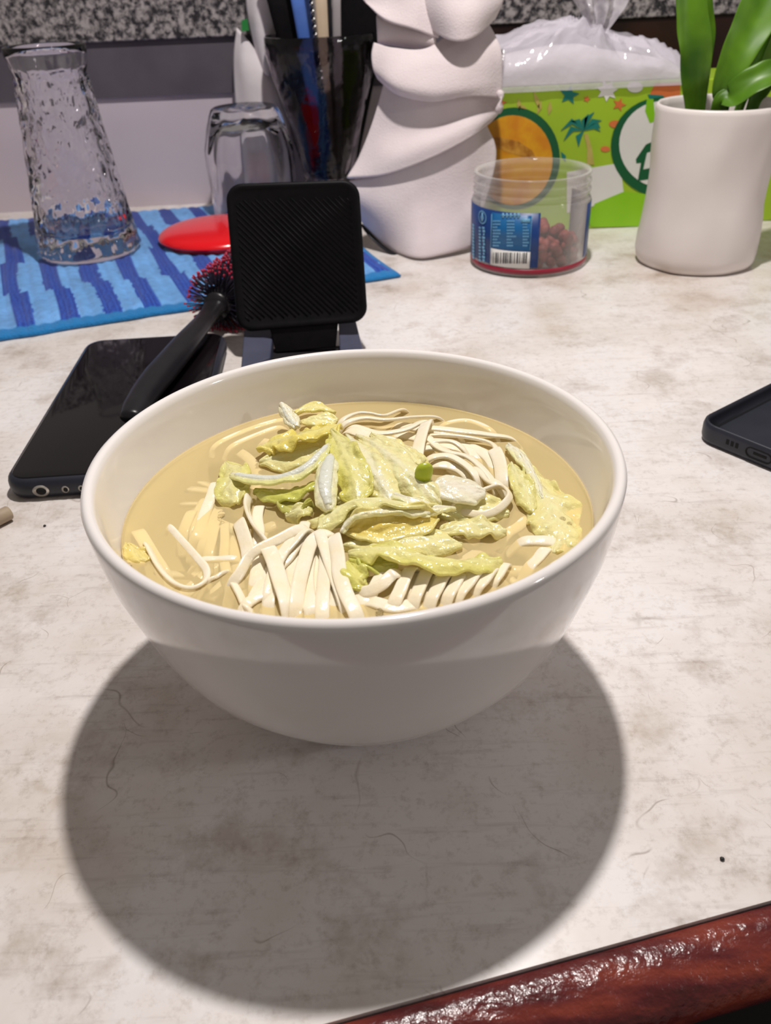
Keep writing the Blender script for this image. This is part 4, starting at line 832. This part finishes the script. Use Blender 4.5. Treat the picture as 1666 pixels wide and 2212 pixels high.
# phone stand: tilted back plate, hinge tab, forked base
st = thing('phone_stand', (-4.4, 45.5, 0), 'black plastic folding phone stand behind the bowl', 'phone stand')
TL, TR, BR, BL = Y(487, 398, 46.0), Y(775, 388, 46.0), Y(795, 694, 44.0), Y(514, 718, 44.0)
def panel_pt(s, t): return (BL*(1-s)+BR*s)*(1-t)+(TL*(1-s)+TR*s)*t
pw = np.linalg.norm(TR-TL); phh = np.linalg.norm(TL-BL); pn = np.cross(TR-TL, BL-TL); pn /= np.linalg.norm(pn)
if pn[1] > 0: pn = -pn
def panel_ring(inset, off, r):
    out = []
    for (x, y) in rrect(pw-2*inset, phh-2*inset, r, 8):
        s, t = x/pw+.5, y/phh+.5
        dip = max(0, 1-((s-.45)/.14)**2)
        if t > .9: t -= .030*dip*dip
        out.append(panel_pt(s, t)+pn*off)
    return out
ob('back_plate', stack([panel_ring(i, o_, r) for i, o_, r in ((.12, -.35, .75), (0, -.22, .85), (0, .12, .85), (.08, .22, .8), (.22, .24, .7), (.30, .18, .65))]), m_stand, st)
lines = []
for k in range(46):                     # fine diagonal ribs pressed into the plate
    c0 = -1.0+k*(2.0/45)*1.0
    s0, t0, s1, t1 = max(.08, .08+c0), 0, 0, 0
    pts = [(s, 1-(s-c0)) for s in np.linspace(0.07, .93, 30) if .07 <= 1-(s-c0) <= .90]
    if len(pts) < 2: continue
    a_, b_ = panel_pt(*pts[0])+pn*.18, panel_pt(*pts[-1])+pn*.18
    if np.linalg.norm(a_-b_) < .3: continue
    lines.append(tube([a_, b_], .035, 4))
ob('plate_ribs', join(*lines), m_stand, st, kind='stuff')
ob('hinge_tab', plate([panel_pt(.24, .05)+pn*.1, panel_pt(.78, .05)+pn*.1, panel_pt(.74, -.17)+pn*.1, panel_pt(.28, -.17)+pn*.1], -pn*.45), m_stand, st, smooth=False, bevel=.06)
for pts in ([(527, 712), (592, 700), (584, 772), (520, 800)], [(731, 694), (768, 688), (788, 770), (735, 775)]):
    ob('base_arm', plate([Z(u, v, zz) for (u, v), zz in zip(pts, (1.35, 1.35, .7, .7))], (0, 0, -.68)), m_bluegrey, st, smooth=False, bevel=.08, label='blue grey flat base arm')
ob('base_plate', plate([Z(u, v, .3) for u, v in ((545, 755), (762, 745), (770, 776), (535, 800))], (0, 0, -.29)), m_blackm, st, smooth=False, bevel=.06)

# round hair brush
br = thing('hair_brush', (-9.2, 45.5, 1.0), 'black round hair brush with red-tipped bristles resting on the phone', 'brush')
A0 = Z(280, 905, 1.55); A1 = Z(322, 838, 1.6); A2 = Z(384, 762, 1.65); A3 = Z(432, 704, 1.7); A4 = Z(466, 662, 1.7); A5 = Z(556, 586, 2.0)
hp = smoothpath([A0, A1, A2, A3, A4], 40)
def hr(t): return float(np.interp(t, [0, .1, .35, .6, .8, .92, 1], [.40, .55, .66, .60, .48, .48, .60]))
def hcross(j, t):
    r = hr(t); return [(1.25*r*math.cos(2*math.pi*k/16), .85*r*math.sin(2*math.pi*k/16)) for k in range(16)]
ob('handle', sweep(hp, hcross), m_black, br, sub=1, label='glossy black handle')
ax = A5-A4; axl = np.linalg.norm(ax); ax /= axl
ob('barrel', tube([A4, A4+ax*.3, A4+ax*2, A4+ax*(axl-.3), A4+ax*axl], lambda t: .8, 24), m_black, br)
e1 = np.cross(ax, [0, 0, 1.]); e1 /= np.linalg.norm(e1); e2 = np.cross(e1, ax)
bl, tl = [], []; rb = random.Random(5)
for i in range(30):
    for k in range(26):
        a = 2*math.pi*(k+.5*(i % 2))/26; d = e1*math.cos(a)+e2*math.sin(a)+ax*rb.uniform(-.1, .1); d /= np.linalg.norm(d)
        p = A4+ax*(.25+(axl-.4)*i/29)+d*.75; ln = 1.3+rb.uniform(-.12, .12)
        if (p+d*ln)[2] < .06: ln = max(.1, (p[2]-.06)/max(.05, -d[2]))
        ln = min(ln, 1.5)
        q = p+d*ln; bl.append(tube([p, q], .035, 4)); tl.append(tube([q-d*.16, q], .06, 5))
ob('bristles', join(*bl), m_bris, br, kind='stuff'); ob('bristle_tips', join(*tl), m_tip, br, kind='stuff', label='dark red bristle tips')

# small stick and crumbs
s0, s1 = Z(-45, 1140, .32), Z(22, 1106, .32)
ob('wooden_stick', tube([s0, s0*.5+s1*.5, s1-(s1-s0)*.06, s1-(s1-s0)*.02, s1], lambda t: .31 if t < .8 else (.27 if t < .95 else .12), 12), m_tan, label='rounded end of a tan wooden stick at the left edge', cat='stick', sub=1)
for (u, v, l) in ((97, 1137, 'tiny dark crumb left of the bowl'), (1560, 1857, 'tiny dark crumb near the wooden table edge')):
    c = Z(u, v, 0); V, F = lathe([(0, 0), (.05, .01), (.06, .04), (.03, .07), (0, .075)], 8, c[0], c[1]); ob('crumb', (V, F), m_ink, label=l, cat='crumb', group='crumbs on the table')
